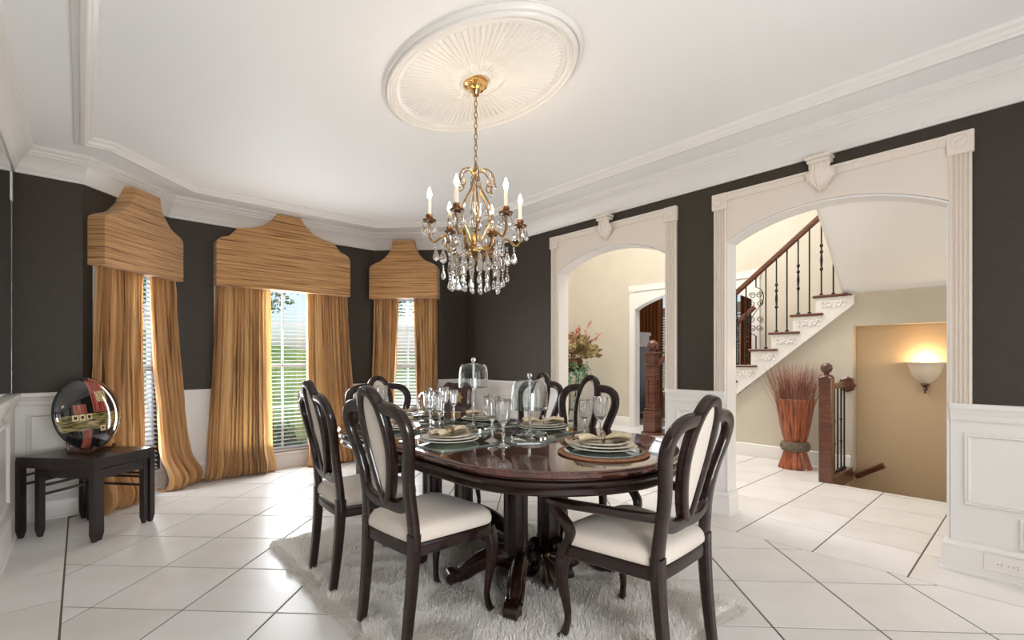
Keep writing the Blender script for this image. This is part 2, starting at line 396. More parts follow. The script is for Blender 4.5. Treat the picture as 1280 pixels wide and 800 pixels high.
# ---- dark walls
def wallpoly(poly, t0, t1, fr, name, m=None, smooth=0):
    mb = MB(); mb.prism(poly, t0, t1, lambda a, b, t: fr(a, t, b)); return struct(mb.build(name, m or M['wall'], smooth=smooth))
def arc(y0, y1, z, rise, n=24):
    c = (y0+y1)/2; h = (y1-y0)/2; R = h*h/(2*rise)+rise/2; return [(y, z+sqrt(R*R-(y-c)**2)-(R-rise)) for y in [y0+(y1-y0)*k/n for k in range(n+1)]]
def wall_strip(name, fr, s0, s1, hole=None, z1=2.95, p0=-.13):
    mb = MB()
    if hole:
        a, b, zb, zt = hole
        mb.box(s0, a, p0, 0, 0, z1, fr); mb.box(b, s1, p0, 0, 0, z1, fr); mb.box(a, b, p0, 0, 0, zb, fr); mb.box(a, b, p0, 0, zt, z1, fr)
    else: mb.box(s0, s1, p0, 0, 0, z1, fr)
    return mb
W1H = (.155, .765, .17, 2.10); W2H = (.45, 1.66, .17, 2.10); W3H = (.115, .725, .17, 2.10)
struct(wall_strip('w', F1, -.0, LW, W1H).build('wall_bay_left', M['wall'], smooth=0), 'dark painted bay wall behind the nested side tables', 'wall')
struct(wall_strip('w', F2, -.02, 2.13, W2H).build('wall_far', M['wall'], smooth=0), 'dark painted far wall of the bay with the widest window', 'wall')
struct(wall_strip('w', F3, 0, LW, W3H).build('wall_bay_right', M['wall'], smooth=0), 'dark painted bay wall with the narrow window beside the arches', 'wall')
struct(wall_strip('w', FS1, -.13, .38).build('wall_stub_left', M['wall'], smooth=0), 'short dark wall between the mirror and the bay', 'wall')
struct(wall_strip('w', FS3, 0, .36).build('wall_stub_right', M['wall'], smooth=0), 'short dark wall between the bay and the arched wall', 'wall')
struct(wall_strip('w', FL, YB-.1, YS).build('wall_left', M['wall'], smooth=0), 'dark painted wall with the tall mirror', 'wall')
bw = MB()
for (a, b, c, d) in ((XL-.1, .1, 0, 2.95), (1.4, 1.95, 0, 2.95), (3.25, XR+.13, 0, 2.95), (.1, 1.4, 0, .6), (.1, 1.4, 2.5, 2.95), (1.95, 3.25, 0, .6), (1.95, 3.25, 2.5, 2.95)): bw.box(a, b, YB-.13, YB, c, d)
struct(bw.build('wall_back', M['wall'], smooth=0), 'dark painted wall behind the viewer, with two openings added for light', 'wall')  # openings added in this unseen wall to let light in
rw = [(YB, 0), (A2[0], 0), *arc(*A2, ZSP, RISE), (A2[1], 0), (A1[0], 0), *arc(*A1, ZSP, RISE), (A1[1], 0), (YS+.13, 0), (YS+.13, 2.95), (YB, 2.95)]
mb = MB(); mb.prism(rw, 0, -.13, lambda a, b, t: FR(a, t, b)); o = mb.build('wall_right', [M['wall'], M['beige']], smooth=0)
for p in o.data.polygons:
    if p.normal.x > .9: p.material_index = 1
struct(o, 'dark painted wall pierced by two arched openings', 'wall')
# ceiling, soffit, mouldings
def inset(poly, o):
    out = []; n = len(poly)
    for j in range(n):
        p = Vector(poly[j]); a = (p-Vector(poly[j-1])).normalized(); b = (Vector(poly[(j+1) % n])-p).normalized()
        na = Vector((-a.y, a.x)); nb = Vector((-b.y, b.x)); mi = na+nb; mi = mi/mi.dot(na); out.append(tuple(p+mi*o))
    return out
mb = MB(); mb.prism([(XL-.1, YB-.1), (XR+.1, YB-.1), (XR+.1, YF+.1), (XL-.1, YF+.1)], ZT, ZT+.1, lambda a, b, t: (a, b, t))
struct(mb.build('ceiling', M['ceil'], smooth=0), 'white dining room ceiling set inside a shallow tray', 'ceiling')
mb = MB(); mb.sweep(ROOM, [(0, ZS), (.39, ZS), (.39, ZT+.01), (0, ZT+.01)], closed=True)
struct(mb.build('ceiling', M['ceil'], smooth=0), 'white flat soffit band running round the tray ceiling', 'ceiling')
mb = MB(); mb.sweep(ROOM, [(.335, ZS+.001), (.335, ZS-.008), (.345, ZS-.012), (.362, ZS-.012), (.368, ZS-.022), (.390, ZS-.022), (.396, ZS-.012), (.405, ZS-.006), (.412, ZS+.012), (.43, ZS+.022), (.436, ZT-.006), (.436, ZT+.002), (.38, ZT+.002), (.38, ZS+.001)], closed=True)
struct(mb.build('trim_1', M['trim'], smooth=25), 'stepped white moulding at the edge of the tray ceiling', 'trim')
mb = MB(); mb.sweep(ROOM, [(0, ZC), (.014, ZC), (.018, ZC+.012), (.016, ZC+.022), (.022, ZC+.03), (.030, ZC+.055), (.048, ZC+.09), (.070, ZC+.118), (.083, ZC+.128), (.083, ZC+.142), (.092, ZC+.146), (.094, ZC+.165), (.108, ZC+.175), (.112, ZC+.20), (0, ZC+.20)], closed=True)
struct(mb.build('trim_2', M['trim'], smooth=25), 'deep white crown moulding along the top of the dark walls', 'trim')

# ---- wainscot, chair rail, base
RAIL = [(0, .855), (.012, .855), (.016, .868), (.016, .885), (.020, .893), (.021, .905), (.028, .918), (.032, .925), (.032, .945), (.028, .951), (0, .951)]
BASE = [(0, 0), (.034, 0), (.034, .012), (.026, .018), (.026, .125), (.022, .135), (.024, .15), (.018, .160), (.012, .172), (0, .172)]
def panel_frame(mb, fr, s0, s1, z0, z1, p=.012, w=.028):
    """raised picture-frame moulding, mitred"""
    prof = [(0, 0), (0, .010), (.006, .014), (.012, .012), (.018, .016), (.024, .010), (w, 0)]
    c = [(s0, z0), (s1, z0), (s1, z1), (s0, z1)]; n = len(prof); P = []; F = []
    ctr = [(1, 1), (-1, 1), (-1, -1), (1, -1)]
    for (s, z), (ds, dz) in zip(c, ctr):
        for o, h in prof: P.append(fr(s+ds*o, p+h, z+dz*o))
    for j in range(4):
        k = (j+1) % 4
        for i in range(n-1): F.append((j*n+i, j*n+i+1, k*n+i+1, k*n+i))
    mb.add(P, F)
def wainscot(side, fr, s0, s1, panels, z1=.951, path=None):
    mb = MB(); mb.box(s0, s1, 0, .012, 0, .90, fr); o = struct(mb.build('wall_wainscot_'+side, M['trim'], smooth=0), 'white wainscot panelling on the %s wall' % side.replace('_', ' '), 'wainscot')
    for (a, b, c, d) in panels:
        mb = MB(); panel_frame(mb, fr, a, b, c, d); mb.build('panel_moulding', M['trim'], o, smooth=25)
    return o
def open_profile(prof, fr, s0, s1, off=.012):
    mb = MB(); P = [fr(s0, p+off if p else 0, z) for p, z in prof]+[fr(s1, p+off if p else 0, z) for p, z in prof]; n = len(prof)
    mb.add(P, [tuple(range(n))[::-1], tuple(range(n, 2*n))]+[(i, (i+1) % n, n+(i+1) % n, n+i) for i in range(n)]); return mb
def swept(name, path, prof, label, off=.012):
    mb = MB(); mb.sweep(path, [(p+off if p else 0, z) for p, z in prof]); return struct(mb.build(name, M['trim'], smooth=25), label, 'trim')
wainscot('left', FL, YB, YS, [(YB+.1+.9*k, YB+.9+.9*k, .25, .80) for k in range(7)])
wainscot('stub_left', FS1, 0, .38, [(.07, .31, .25, .80)])
wainscot('stub_right', FS3, 0, .36, [(.05, .29, .25, .80)])
for nm, fr, L, H in (('bay_left', F1, LW, W1H), ('far', F2, 2.11, W2H), ('bay_right', F3, LW, W3H)):
    mb = MB(); mb.box(0, H[0]-.08, 0, .012, 0, .9, fr); mb.box(H[1]+.08, L, 0, .012, 0, .9, fr); mb.box(H[0]-.08, H[1]+.08, 0, .012, 0, .16, fr)
    struct(mb.build('wall_wainscot_'+nm, M['trim'], smooth=0), 'white wainscot beside the window of the %s wall' % nm.replace('_', ' '), 'wainscot')
wr = wainscot('right', FR, A1[1]+.0, YS, [(A1[1]+.17, YS-.35, .25, .80)])
wp = wainscot('right_pier', FR, A2[1], A1[0], [(A2[1]+.09, A1[0]-.09, .25, .80)])
wn_ = wainscot('right_near', FR, YB, A2[0], [(YB+.05, -.55, .25, .80), (-.5, .305, .385, .79), (-.5, .09, .19, .35)])
swept('trim_3', [(.01+W1H[0]*R2-.06, YS+W1H[0]*R2-.06), (.01, YS), (XL, YS), (XL, YB)], RAIL, 'white chair rail below the mirror')
swept('trim_4', [(XR, A1[1]), (XR, YS), (3.36, YS), (3.36-.03, YS+.03)], RAIL, 'white chair rail beside the bay corner')
swept('trim_5', [(XR, A2[1]), (XR, A1[0])], RAIL, 'white chair rail round the pier between the arches')
swept('trim_6', [(XR, YB), (XR, A2[0])], RAIL, 'white chair rail running towards the viewer from the wider arch')
swept('baseboard_left', [(.63, YF), (.01, YS), (XL, YS), (XL, YB)], BASE, 'white baseboard under the mirror wall')
swept('baseboard_far', [(3.36, YS), (2.74, YF), (.63, YF), (.60, YF-.03)], BASE, 'white baseboard below the bay windows')
swept('baseboard_right_far', [(XR+.13, A1[1]), (XR, A1[1]), (XR, YS), (3.36, YS)], BASE, 'white baseboard at the bay corner')
swept('baseboard_right_pier', [(XR+.13, A2[1]), (XR, A2[1]), (XR, A1[0]), (XR+.13, A1[0])], BASE, 'white baseboard round the pier between the arches')
swept('baseboard_right_near', [(XR, YB), (XR, A2[0]), (XR+.13, A2[0])], BASE, 'white baseboard with the electrical outlet')

# ---- arch surrounds
def arch_surround(n, A, label):
    y0, y1 = A; root = bpy.data.objects.new('trim_%d' % n, None); COL.objects.link(root); struct(root, label, 'arch')
    mb = MB(); mb.prism([(y0, ZCAS)]+arc(y0, y1, ZSP, RISE)+[(y1, ZCAS)], 0, .014, lambda a, b, t: FR(a, t, b)); mb.build('spandrel', M['cream'], root, smooth=0)
    mb = MB(); mb.bbox(y0, y1, .014, .026, ZCAS-.055, ZCAS, .003, FR); mb.bbox(y0, y1, .014, .034, ZCAS-.016, ZCAS+.004, .003, FR); mb.build('head_moulding', M['cream'], root, smooth=0)
    # lining of the opening
    mb = MB(); ar = arc(y0+.002, y1-.002, ZSP-.002, RISE); inn = [(y0+.014, ZSP-.012)]+[(a, b-.014) for a, b in ar[1:-1]]+[(y1-.014, ZSP-.012)]
    poly = [(y0+.002, 0)]+ar+[(y1-.002, 0), (y1-.014, 0)]+inn[::-1]+[(y0+.014, 0)]
    mb.prism(poly, .013, -.135, lambda a, b, t: FR(a, t, b)); mb.build('jamb_lining', M['trim'], root, smooth=30)
    for s, (a, b) in enumerate(((y0-.092, y0+.004), (y1-.004, y1+.092))):
        mb = MB(); ns = 4; w = b-a; P = []; prof = [(a, 0), (a, .02), (a+.008, .026)]
        for k in range(ns):
            c0 = a+.010+(w-.020)*k/ns; c1 = a+.010+(w-.020)*(k+1)/ns; d = (c1-c0)
            prof += [(c0+d*.12, .026), (c0+d*.28, .016), (c0+d*.5, .013), (c0+d*.72, .016), (c0+d*.88, .026)]
        prof += [(b-.008, .026), (b, .02), (b, 0)]
        mb.prism(prof, .951, ZCAS-.115, lambda q, p, z: FR(q, p, z)); mb.build('pilaster', M['cream'], root, smooth=30)
        mb = MB(); mb.bbox(a-.010, b+.010, 0, .036, ZCAS-.118, ZCAS+.006, .004, FR); pb = mb.build('rosette_block', M['cream'], root, smooth=0)
        c = (a+b)/2; zc = ZCAS-.056; mb = MB()
        rot = lambda x, y, z: FR(c+x, .036+z, zc+y)
        mb.lathe([(.042, 0), (.042, .004), (.036, .008), (.029, .004), (.022, .004), (.016, .010), (.008, .013), (0.0001, .014)], 20, fr=rot); mb.build('rosette', M['cream'], pb)
    # acanthus corbel as keystone
    c = (y0+y1)/2; zt = ZCAS+.075; mb = MB()
    mb.bbox(c-.075, c+.075, .0, .105, zt-.022, zt, .004, FR); mb.bbox(c-.066, c+.066, .0, .095, zt-.045, zt-.022, .006, FR)
    k = mb.build('corbel', M['cream'], root, smooth=0)
    def leaf(u, v):
        x = (u-.5)*2; ax = abs(x)
        wv = .064+.030*sin(min(1, max(0, (v-.15)/.6))*pi)-.030*max(0, v-.72)/.28
        sc = 1-.16*(.5+.5*cos(v*pi*9))*ax**3*(v > .12)                     # scalloped edge
        g = abs(sin(x*pi*2.25+math.copysign(v*1.1, x)))                       # flutes falling outwards
        p = lerp(.074, .030, smooth01(v*1.15))+.012*sin(v*pi)+.013*g*(.4+.6*v)-.022*ax*ax+.020*max(0, v-.8)/.2*(1-ax)
        zz = zt-.045-v*(.185-.030*ax*ax*v)
        return FR(c+x*wv*sc, max(.014, p), zz)
    mb = MB(); mb.grid(leaf, 41, 36); mb.build('acanthus_leaf', M['cream'], k, smooth=60)
    return root
arch_surround(7, A1, 'warm lit white fluted surround of the arch in front of the flower stand')
arch_surround(8, A2, 'warm lit white fluted surround of the arch in front of the staircase')

# ------------------------------------------------------------------ bay windows, blinds, cornices, drapes
def set_uv(o, uv):
    me = o.data; l = me.uv_layers.new(name='UVMap'); vi = np.empty(len(me.loops), int); me.loops.foreach_get('vertex_index', vi)
    l.data.foreach_set('uv', np.asarray(uv, float)[vi].ravel())
def window(n, fr, H, cols, label):
    a, b, z0, z1 = H; root = bpy.data.objects.new('window_%d' % n, None); COL.objects.link(root); root.location = fr((a+b)/2, 0, z0); struct(root, label, 'window')
    org = Vector(root.location); ff = lambda s, p, z: tuple(Vector(fr(s, p, z))-org)
    mb = MB()
    for (s0, s1, c, d) in ((a-.075, a, z0-.06, z1+.07), (b, b+.075, z0-.06, z1+.07), (a, b, z1, z1+.07)): mb.bbox(s0, s1, 0, .022, c, d, .004, ff)
    mb.build('casing', M['trim'], root, smooth=0)
    mb = MB(); mb.bbox(a-.09, b+.09, -.02, .05, z0-.022, z0, .005, ff); mb.bbox(a-.07, b+.07, 0, .02, z0-.09, z0-.022, .003, ff); mb.build('sill', M['trim'], root, smooth=0)
    mb = MB()
    for (s0, s1, c, d) in ((a, a+.04, z0, z1), (b-.04, b, z0, z1), (a+.04, b-.04, z0, z0+.05), (a+.04, b-.04, z1-.05, z1), (a+.04, b-.04, (z0+z1)/2-.02, (z0+z1)/2+.02)): mb.bbox(s0, s1, -.10, -.05, c, d, .004, ff)
    mb.build('sash', M['white'], root, smooth=0)
    zs = [z0+.05, (z0+z1)/2-.02, (z0+z1)/2+.02, z1-.05]
    for k in range(1, cols):
        s = a+.04+(b-a-.08)*k/cols
        mb = MB(); mb.box(s-.011, s+.011, -.088, -.064, z0+.05, z1-.05, ff); mb.build('muntin', M['white'], root, smooth=0)
    for (c, d) in ((zs[0], zs[1]), (zs[2], zs[3])):
        mb = MB(); zz = (c+d)/2; mb.box(a+.04, b-.04, -.086, -.066, zz-.010, zz+.010, ff); mb.build('muntin', M['white'], root, smooth=0)
        for k in range(cols):
            s0 = a+.04+(b-a-.08)*k/cols; s1 = a+.04+(b-a-.08)*(k+1)/cols
            mb = MB(); mb.box(s0, s1, -.078, -.074, c, d, ff); mb.build('pane', M['pane'], root, smooth=0)
    return root
window(1, F1, W1H, 2, 'narrow white framed window behind the drapes by the side tables')
window(2, F2, W2H, 4, 'wide white framed window in the middle of the bay')
window(3, F3, W3H, 2, 'narrow white framed window behind the drapes nearest the arches')
def blind(fr, H, label, tilt):
    a, b, z0, z1 = H; t = thing('window_blind', label, 'blind', fr((a+b)/2, -.028, z0)); d = Vector(fr(1, 0, 0))-Vector(fr(0, 0, 0)); t.rotation_euler = (0, 0, math.atan2(d.y, d.x))
    w = (b-a)/2-.012
    mb = MB(); mb.bbox(-w, w, -.022, .022, z1-z0-.045, z1-z0-.003, .003); mb.build('headrail', M['blind'], t, smooth=0)
    mb = MB(); mb.bbox(-w, w, -.020, .020, .006, .022, .003); mb.build('bottom_rail', M['blind'], t, smooth=0)
    mb = MB(); mb.grid(lambda u, v: (lerp(-w, w, u), (v-.5)*.046, .003*(1-(2*v-1)**2)), 2, 4); sm = mb.mesh('slat', M['blind'], smooth=60)
    n = int((z1-z0-.09)/.042)
    for k in range(n): obj('slat', sm, t, (0, 0, .05+.042*k), (tilt, 0, 0))
    for x in (-w*.75, w*.75):
        mb = MB(); mb.tube([(x, -.024, .02), (x, -.024, z1-z0-.03)], .0012, 5, hint=(1, 0, 0)); mb.build('ladder_cord', M['blind'], t)
    mb = MB(); mb.tube([(-w+.05, .026, z1-z0-.05), (-w+.05, .028, .7)], .004, 6, hint=(1, 0, 0)); mb.build('tilt_wand', M['blind'], t)
blind(F1, W1H, 'white slatted blind in the window by the side tables', radians(30))
blind(F2, W2H, 'white slatted blind in the wide middle bay window', radians(6))
blind(F3, W3H, 'white slatted blind in the bay window nearest the arches', radians(28))

def cornice(name, fr, prof, label, depth=.145, p0=.0, skip_back=True):
    """prof: closed outline (s,z) of the shaped front; upholstered box with the cloth wrapped round"""
    out = []
    m = len(prof); 
    base = fr(sum(p[0] for p in prof)/m, 0, min(p[1] for p in prof))
    mb = MB(); r = .014; n = m
    def sh(k, d):
        a = Vector(prof[k-1]); p = Vector(prof[k]); b = Vector(prof[(k+1) % m]); t = ((p-a).normalized()+(b-p).normalized()); t = t.normalized() if t.length > 1e-6 else (b-a).normalized()
        return p+Vector((-t.y, t.x))*d
    rings = [(0, p0), (0, p0+depth-r), (r*.3, p0+depth-r*.3), (r, p0+depth)]
    uv = []; V = []
    per = [0]
    for k in range(1, m): per.append(per[-1]+(Vector(prof[k])-Vector(prof[k-1])).length)
    for d, p in rings:
        for k in range(m):
            q = sh(k, d); V.append(fr(q.x, p, q.y)); 
            uv.append((q.x+ (p0+depth-p)*1.0, q.y))
    F = []
    for j in range(len(rings)-1):
        for k in range(m): F.append((j*m+k, j*m+(k+1) % m, (j+1)*m+(k+1) % m, (j+1)*m+k))
    F.append(tuple((len(rings)-1)*m+k for k in range(m)))
    mb.add(V, F); o = mb.build(name, M['silkh'], origin=base, smooth=40); set_uv(o, uv); return tag(o, label, 'cornice', 'shaped gold cornices over the bay windows')
def mirror_profile(half, c):          # half: points from bottom right going up to the top centre (offset from centre)
    rt = [(c+x, z) for x, z in half]; lf = [(c-x, z) for x, z in half[::-1]]; return rt+lf
def small_half(w, nw): 
    sh = spline([(w-.012, 2.345), (w-.06, 2.375), (w-.15, 2.415), (nw+.075, 2.47), (nw+.028, 2.535), (nw+.006, 2.60), (nw-.004, 2.665)], 5)
    return [(w, 1.95), (w, 2.15), (w, 2.30), (w-.003, 2.33)]+sh
big = [(.69, 1.945), (.69, 2.2), (.69, 2.36), (.684, 2.39)]+spline([(.672, 2.41), (.63, 2.437), (.575, 2.455), (.535, 2.50), (.50, 2.54), (.45, 2.558), (.36, 2.575), (.28, 2.605), (.215, 2.645), (.165, 2.70), (.135, 2.745), (.122, 2.765)], 4)
cornice('window_cornice', F1, mirror_profile(small_half(.425, .145), .465), 'gold gathered fabric cornice over the window by the side tables')
cornice('window_cornice', F2, mirror_profile(big, 1.062), 'wide gold gathered fabric cornice with stepped shoulders over the middle window')
cornice('window_cornice', F3, mirror_profile(small_half(.425, .135), .418), 'gold gathered fabric cornice over the bay window nearest the arches')

def drape(fr, top, bot, zt, label, seed, folds=7, flare=.10, puddle=.16, spread=.05):
    """floor-length drape, gathered at the head, folds opening towards the floor, hem turned under in a puff"""
    r = random.Random(seed); nu, nv = 220, 64
    ph = [r.uniform(0, 6.28) for _ in range(8)]; fr1 = [folds*(1+r.uniform(-.12, .12)), folds*2.3, folds*.55, folds*4.1]
    def w(u, ch): return u+.045*sin(2*pi*u*1.3+ph[0])+.03*sin(2*pi*u*2.7+ph[1])
    L = zt
    def fn(u, v):
        # v 0 top .. 1 hem turned under
        if v < .9: z = zt*(1-v/.9)+.015; cur = 0
        else: z = .015; cur = (v-.9)/.1
        h = max(0., 1-z/zt)
        s0 = lerp(top[0], bot[0], h**1.4); s1 = lerp(top[1], bot[1], h**1.4)
        uu = w(u, 0)
        amp = .012+.022*h
        fold = amp*(sin(2*pi*fr1[0]*uu+ph[2]+1.5*h*sin(ph[3]))+.45*sin(2*pi*fr1[1]*uu+ph[4]+h)*(1-.3*h)+.5*h*sin(2*pi*fr1[2]*uu+ph[5]))+.006*sin(2*pi*fr1[3]*uu+ph[6])
        nz = noise.noise(Vector((u*9+seed, z*2.2, seed*1.7)))*.018*(.3+h)+noise.noise(Vector((u*30+seed, z*7, seed)))*.006
        p = .068+flare*h**1.6+fold+nz
        # puff just above the floor
        pf = math.exp(-((z-.11)/.12)**2)*puddle*(.55+.45*noise.noise(Vector((u*6+seed*3, 1.2, 0))))
        p += pf
        ss = lerp(s0, s1, u)+.012*sin(2*pi*fr1[0]*uu*1.0+ph[7])*(.4+h)
        if h > .9: ss += (u-.5)*spread*(h-.9)/.1
        if cur: p = p-cur*.10; z = .015-.010*sin(cur*pi)
        return fr(ss, max(.03, p), max(.004, z))
    mb = MB(); mb.grid(fn, nu, nv); base = fr((bot[0]+bot[1])/2, .1, 0)
    o = mb.build('drape', M['silk'], origin=base, smooth=80, fix=False)
    wd_ = (bot[1]-bot[0])
    set_uv(o, [((i % nu)/(nu-1)*wd_*1.6+seed, (i//nu)/(nv-1)*zt) for i in range(nu*nv)])
    return tag(o, label, 'curtain', 'gold silk drapes on the bay windows')
drape(F1, (.05, .50), (-.12, .40), 1.97, 'gold crinkled drape hanging directly behind the round disc vase', 3, 11, .12, .12)
drape(F1, (.575, .875), (.62, .96), 1.97, 'gold crinkled drape between the narrow window of the side tables and the bay corner', 5, 9, .12, .13)
drape(F2, (.385, .89), (.29, .89), 1.96, 'gold crinkled drape on the wide window, on the side towards the round disc vase', 8, 12, .08, .12)
drape(F2, (1.265, 1.745), (1.26, 1.86), 1.96, 'gold crinkled drape on the wide window, on the side towards the arches', 13, 11, .10, .12)
drape(F3, (.03, .345), (-.02, .29), 1.96, 'gold crinkled drape on the window nearest the arches, beside the wide window', 21, 8, .05, .08)
drape(F3, (.525, .83), (.59, .85), 1.96, 'gold crinkled drape beside the short dark wall and the arches', 34, 8, .05, .08)

# ------------------------------------------------------------------ outside the bay
M['grass'] = noisy(mat('lawn_grass', rough=.9), (.10, .20, .045), (.26, .36, .10), (.8, .8, .8), det=8)
M['leaf'] = noisy(mat('tree_leaves', rough=.7), (.05, .12, .03), (.17, .30, .08), (3, 3, 3))
M['leafb'] = noisy(mat('shrub_leaves', rough=.7), (.07, .15, .04), (.20, .33, .11), (3, 3, 3))
M['bark'] = mat('bark', (.10, .07, .05), .9)
M['rock'] = noisy(mat('pale_rock', rough=.9), (.45, .42, .37), (.65, .61, .55), (5, 5, 5))
def hill(u, v):
    x = lerp(-40, 50, u); y = lerp(5.9, 75, v); d = y-5.9
    z = -.35+.035*d+2.2*math.exp(-((x-2)/10)**2-((y-30)/9)**2)+.12*noise.noise(Vector((x*.3, y*.3, 0)))
    return (x, y, z)
mb = MB(); mb.grid(hill, 60, 60); o = mb.build('lawn', M['grass'], smooth=60); tag(o, 'sunny green lawn rising outside the bay windows', 'lawn', kind='structure')
def leafcloud(mb, c, r, n, sz, rg):
    for _ in range(n):
        d = Vector((rg.gauss(0, 1), rg.gauss(0, 1), rg.gauss(0, 1))).normalized()*rg.uniform(.55, 1.0)
        p = Vector(c)+Vector((d.x*r[0], d.y*r[1], d.z*r[2])); a = Vector((rg.uniform(-1, 1), rg.uniform(-1, 1), rg.uniform(-1, 1))).normalized(); b = a.cross(Vector((rg.uniform(-1, 1), rg.uniform(-1, 1), rg.uniform(-1, 1)))).normalized()
        s = sz*rg.uniform(.6, 1.3); mb.add([p-a*s, p+b*s*.5, p+a*s, p-b*s*.5], [(0, 1, 2, 3)])
def tree(x, y, z, h, r, label, seed):
    rg = random.Random(seed); t = thing('tree', label, 'tree', (x, y, z), 0, 'trees outside the bay')
    mb = MB(); mb.tube([(0, 0, 0), (.05*h*.1, 0, h*.3), (0, .05, h*.6)], [.045*h*.5, .03*h*.5, .012*h], 8, hint=(1, 0, 0)); mb.build('trunk', M['bark'], t)
    mb = MB()
    for k in range(7): leafcloud(mb, (rg.uniform(-r, r)*.5, rg.uniform(-r, r)*.5, h*rg.uniform(.5, .85)), (r*.6, r*.6, h*.2), 260, .16, rg)
    mb.build('foliage', M['leaf'], t, smooth=0, fix=False)
tree(1.2, 21, .5, 6.5, 2.6, 'tall leafy tree on the lawn beyond the middle window', 1)
tree(5.5, 26, 1, 7.5, 3, 'broad leafy tree behind the lawn rise', 2)
tree(-5, 17, .2, 6, 2.5, 'leafy tree beyond the window by the side tables', 3)
tree(13, 27, .4, 7, 3.0, 'leafy tree beyond the window nearest the arches', 4)
tree(18, 17, .3, 6, 2.6, 'round leafy tree far beyond the window nearest the arches', 5)
def shrub(x, y, r, h, seed, label):
    rg = random.Random(seed); t = thing('shrub', label, 'shrub', (x, y, -.38), 0, 'clipped shrubs under the bay windows')
    mb = MB(); leafcloud(mb, (0, 0, h*.5), (r, r, h*.5), 900, .045, rg); mb.build('foliage', M['leafb'], t, smooth=0, fix=False)
    mb = MB(); mb.tube([(0, 0, 0), (.01, 0, h*.6)], .02, 6, hint=(1, 0, 0)); mb.build('stem', M['bark'], t)
shrub(1.15, 6.75, .33, 1.35, 1, 'upright evergreen shrub close to the middle window')
shrub(1.95, 7.1, .4, .75, 2, 'low round shrub outside the middle window')
shrub(2.95, 7.3, .4, .8, 3, 'low round shrub between the middle window and the window by the arches')
shrub(4.0, 6.9, .45, .9, 4, 'bushy shrub outside the window nearest the arches')
shrub(.3, 7.3, .42, .8, 5, 'low round shrub outside the window by the side tables')
for k, (x, y, s) in enumerate(((1.9, 13, .55), (2.9, 13.6, .42), (.9, 12.6, .3))):
    mb = MB(); mb.grid(lambda u, v: tuple(Vector((cos(u*2*pi)*sin(v*pi), sin(u*2*pi)*sin(v*pi), cos(v*pi)*.6))*s*(1+.25*noise.noise(Vector((cos(u*2*pi)*1.5+k*7, sin(u*2*pi)*1.5, v*3))))), 12, 8, wrap=True)
    o = mb.build('rock', M['rock'], smooth=40); o.location = (x, y, hill((x+40)/90, (y-5.9)/69.1)[2]+.1); tag(o, ('largest', 'middle sized', 'smallest')[k]+' pale rock on the lawn beyond the middle window', 'rock', 'pale rocks on the lawn')

# ------------------------------------------------------------------ hall: walls, staircase, stairwell
XH, XF, XS = 6.18, 7.35, 6.31           # flank wall under the stairs, far hall wall, sconce wall in the stairwell
ZH = 5.0
def s_(mb, name, m, label, cat='wall', smooth=0): return struct(mb.build(name, m, smooth=smooth), label, cat)
YO = (2.87, 4.90)
mb = MB(); mb.prism([(-1.9, 0), (YO[0], 0), *arc(*YO, 2.10, .24), (YO[1], 0), (6.45, 0), (6.45, ZH), (-1.9, ZH)], XF, XF+.13, lambda a, b, t: (t, a, b)); s_(mb, 'wall_hall_far', M['beige'], 'beige far wall of the hall behind the staircase')
mb = MB(); mb.box(3.85, XF, 6.32, 6.45, 0, ZH); s_(mb, 'wall_hall_end', M['beige'], 'beige end wall of the hall behind the flower stand')
mb = MB(); mb.box(3.85, XF, -1.95, -1.83, -2.6, ZH); s_(mb, 'wall_hall_near', M['beige'], 'beige near end wall of the hall')
mb = MB(); mb.box(3.74, 3.85, -1.9, 6.45, 2.95, ZH); s_(mb, 'wall_hall_upper', M['beige'], 'beige upper hall wall above the dining room')
mb = MB(); mb.box(3.74, XF+.13, -1.95, 6.45, ZH, ZH+.1); s_(mb, 'ceiling', M['ceil'], 'white ceiling of the two storey hall', 'ceiling')
SR, SU = .1955, .2335                    # rise, run
ynose = lambda k: 1.75+SU*(10-k); ztr = lambda k: 1.914-SR*(10-k)
zbot = lambda y: .734+.834*(2.628-y)
# flank wall below the stairs with the recess that opens on the stairwell
mb = MB(); mb.prism([(1.383, -.01), (3.49, -.01), (1.383, 1.79), (1.362, 1.93), (-1.83, 1.93), (-1.83, 1.56), (1.383, 1.56)], XH, XH+.12, lambda a, b, t: (t, a, b)); mb.box(XH, XH+.12, -1.83, -.6, -2.6, 1.56)
s_(mb, 'wall_flank', M['beige'], 'beige wall below the staircase')
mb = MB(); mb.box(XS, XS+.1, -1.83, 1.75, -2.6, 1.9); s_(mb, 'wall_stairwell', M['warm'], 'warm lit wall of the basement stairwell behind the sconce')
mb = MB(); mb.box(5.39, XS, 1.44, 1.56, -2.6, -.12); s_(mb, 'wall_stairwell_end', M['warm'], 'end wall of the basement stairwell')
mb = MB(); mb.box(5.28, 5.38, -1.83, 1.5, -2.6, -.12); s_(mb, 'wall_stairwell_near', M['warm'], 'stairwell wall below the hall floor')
mb = MB(); mb.box(5.28, XS, -1.83, 1.5, -2.7, -2.6); s_(mb, 'floor', M['beige'], 'floor at the bottom of the basement stairwell', 'floor')
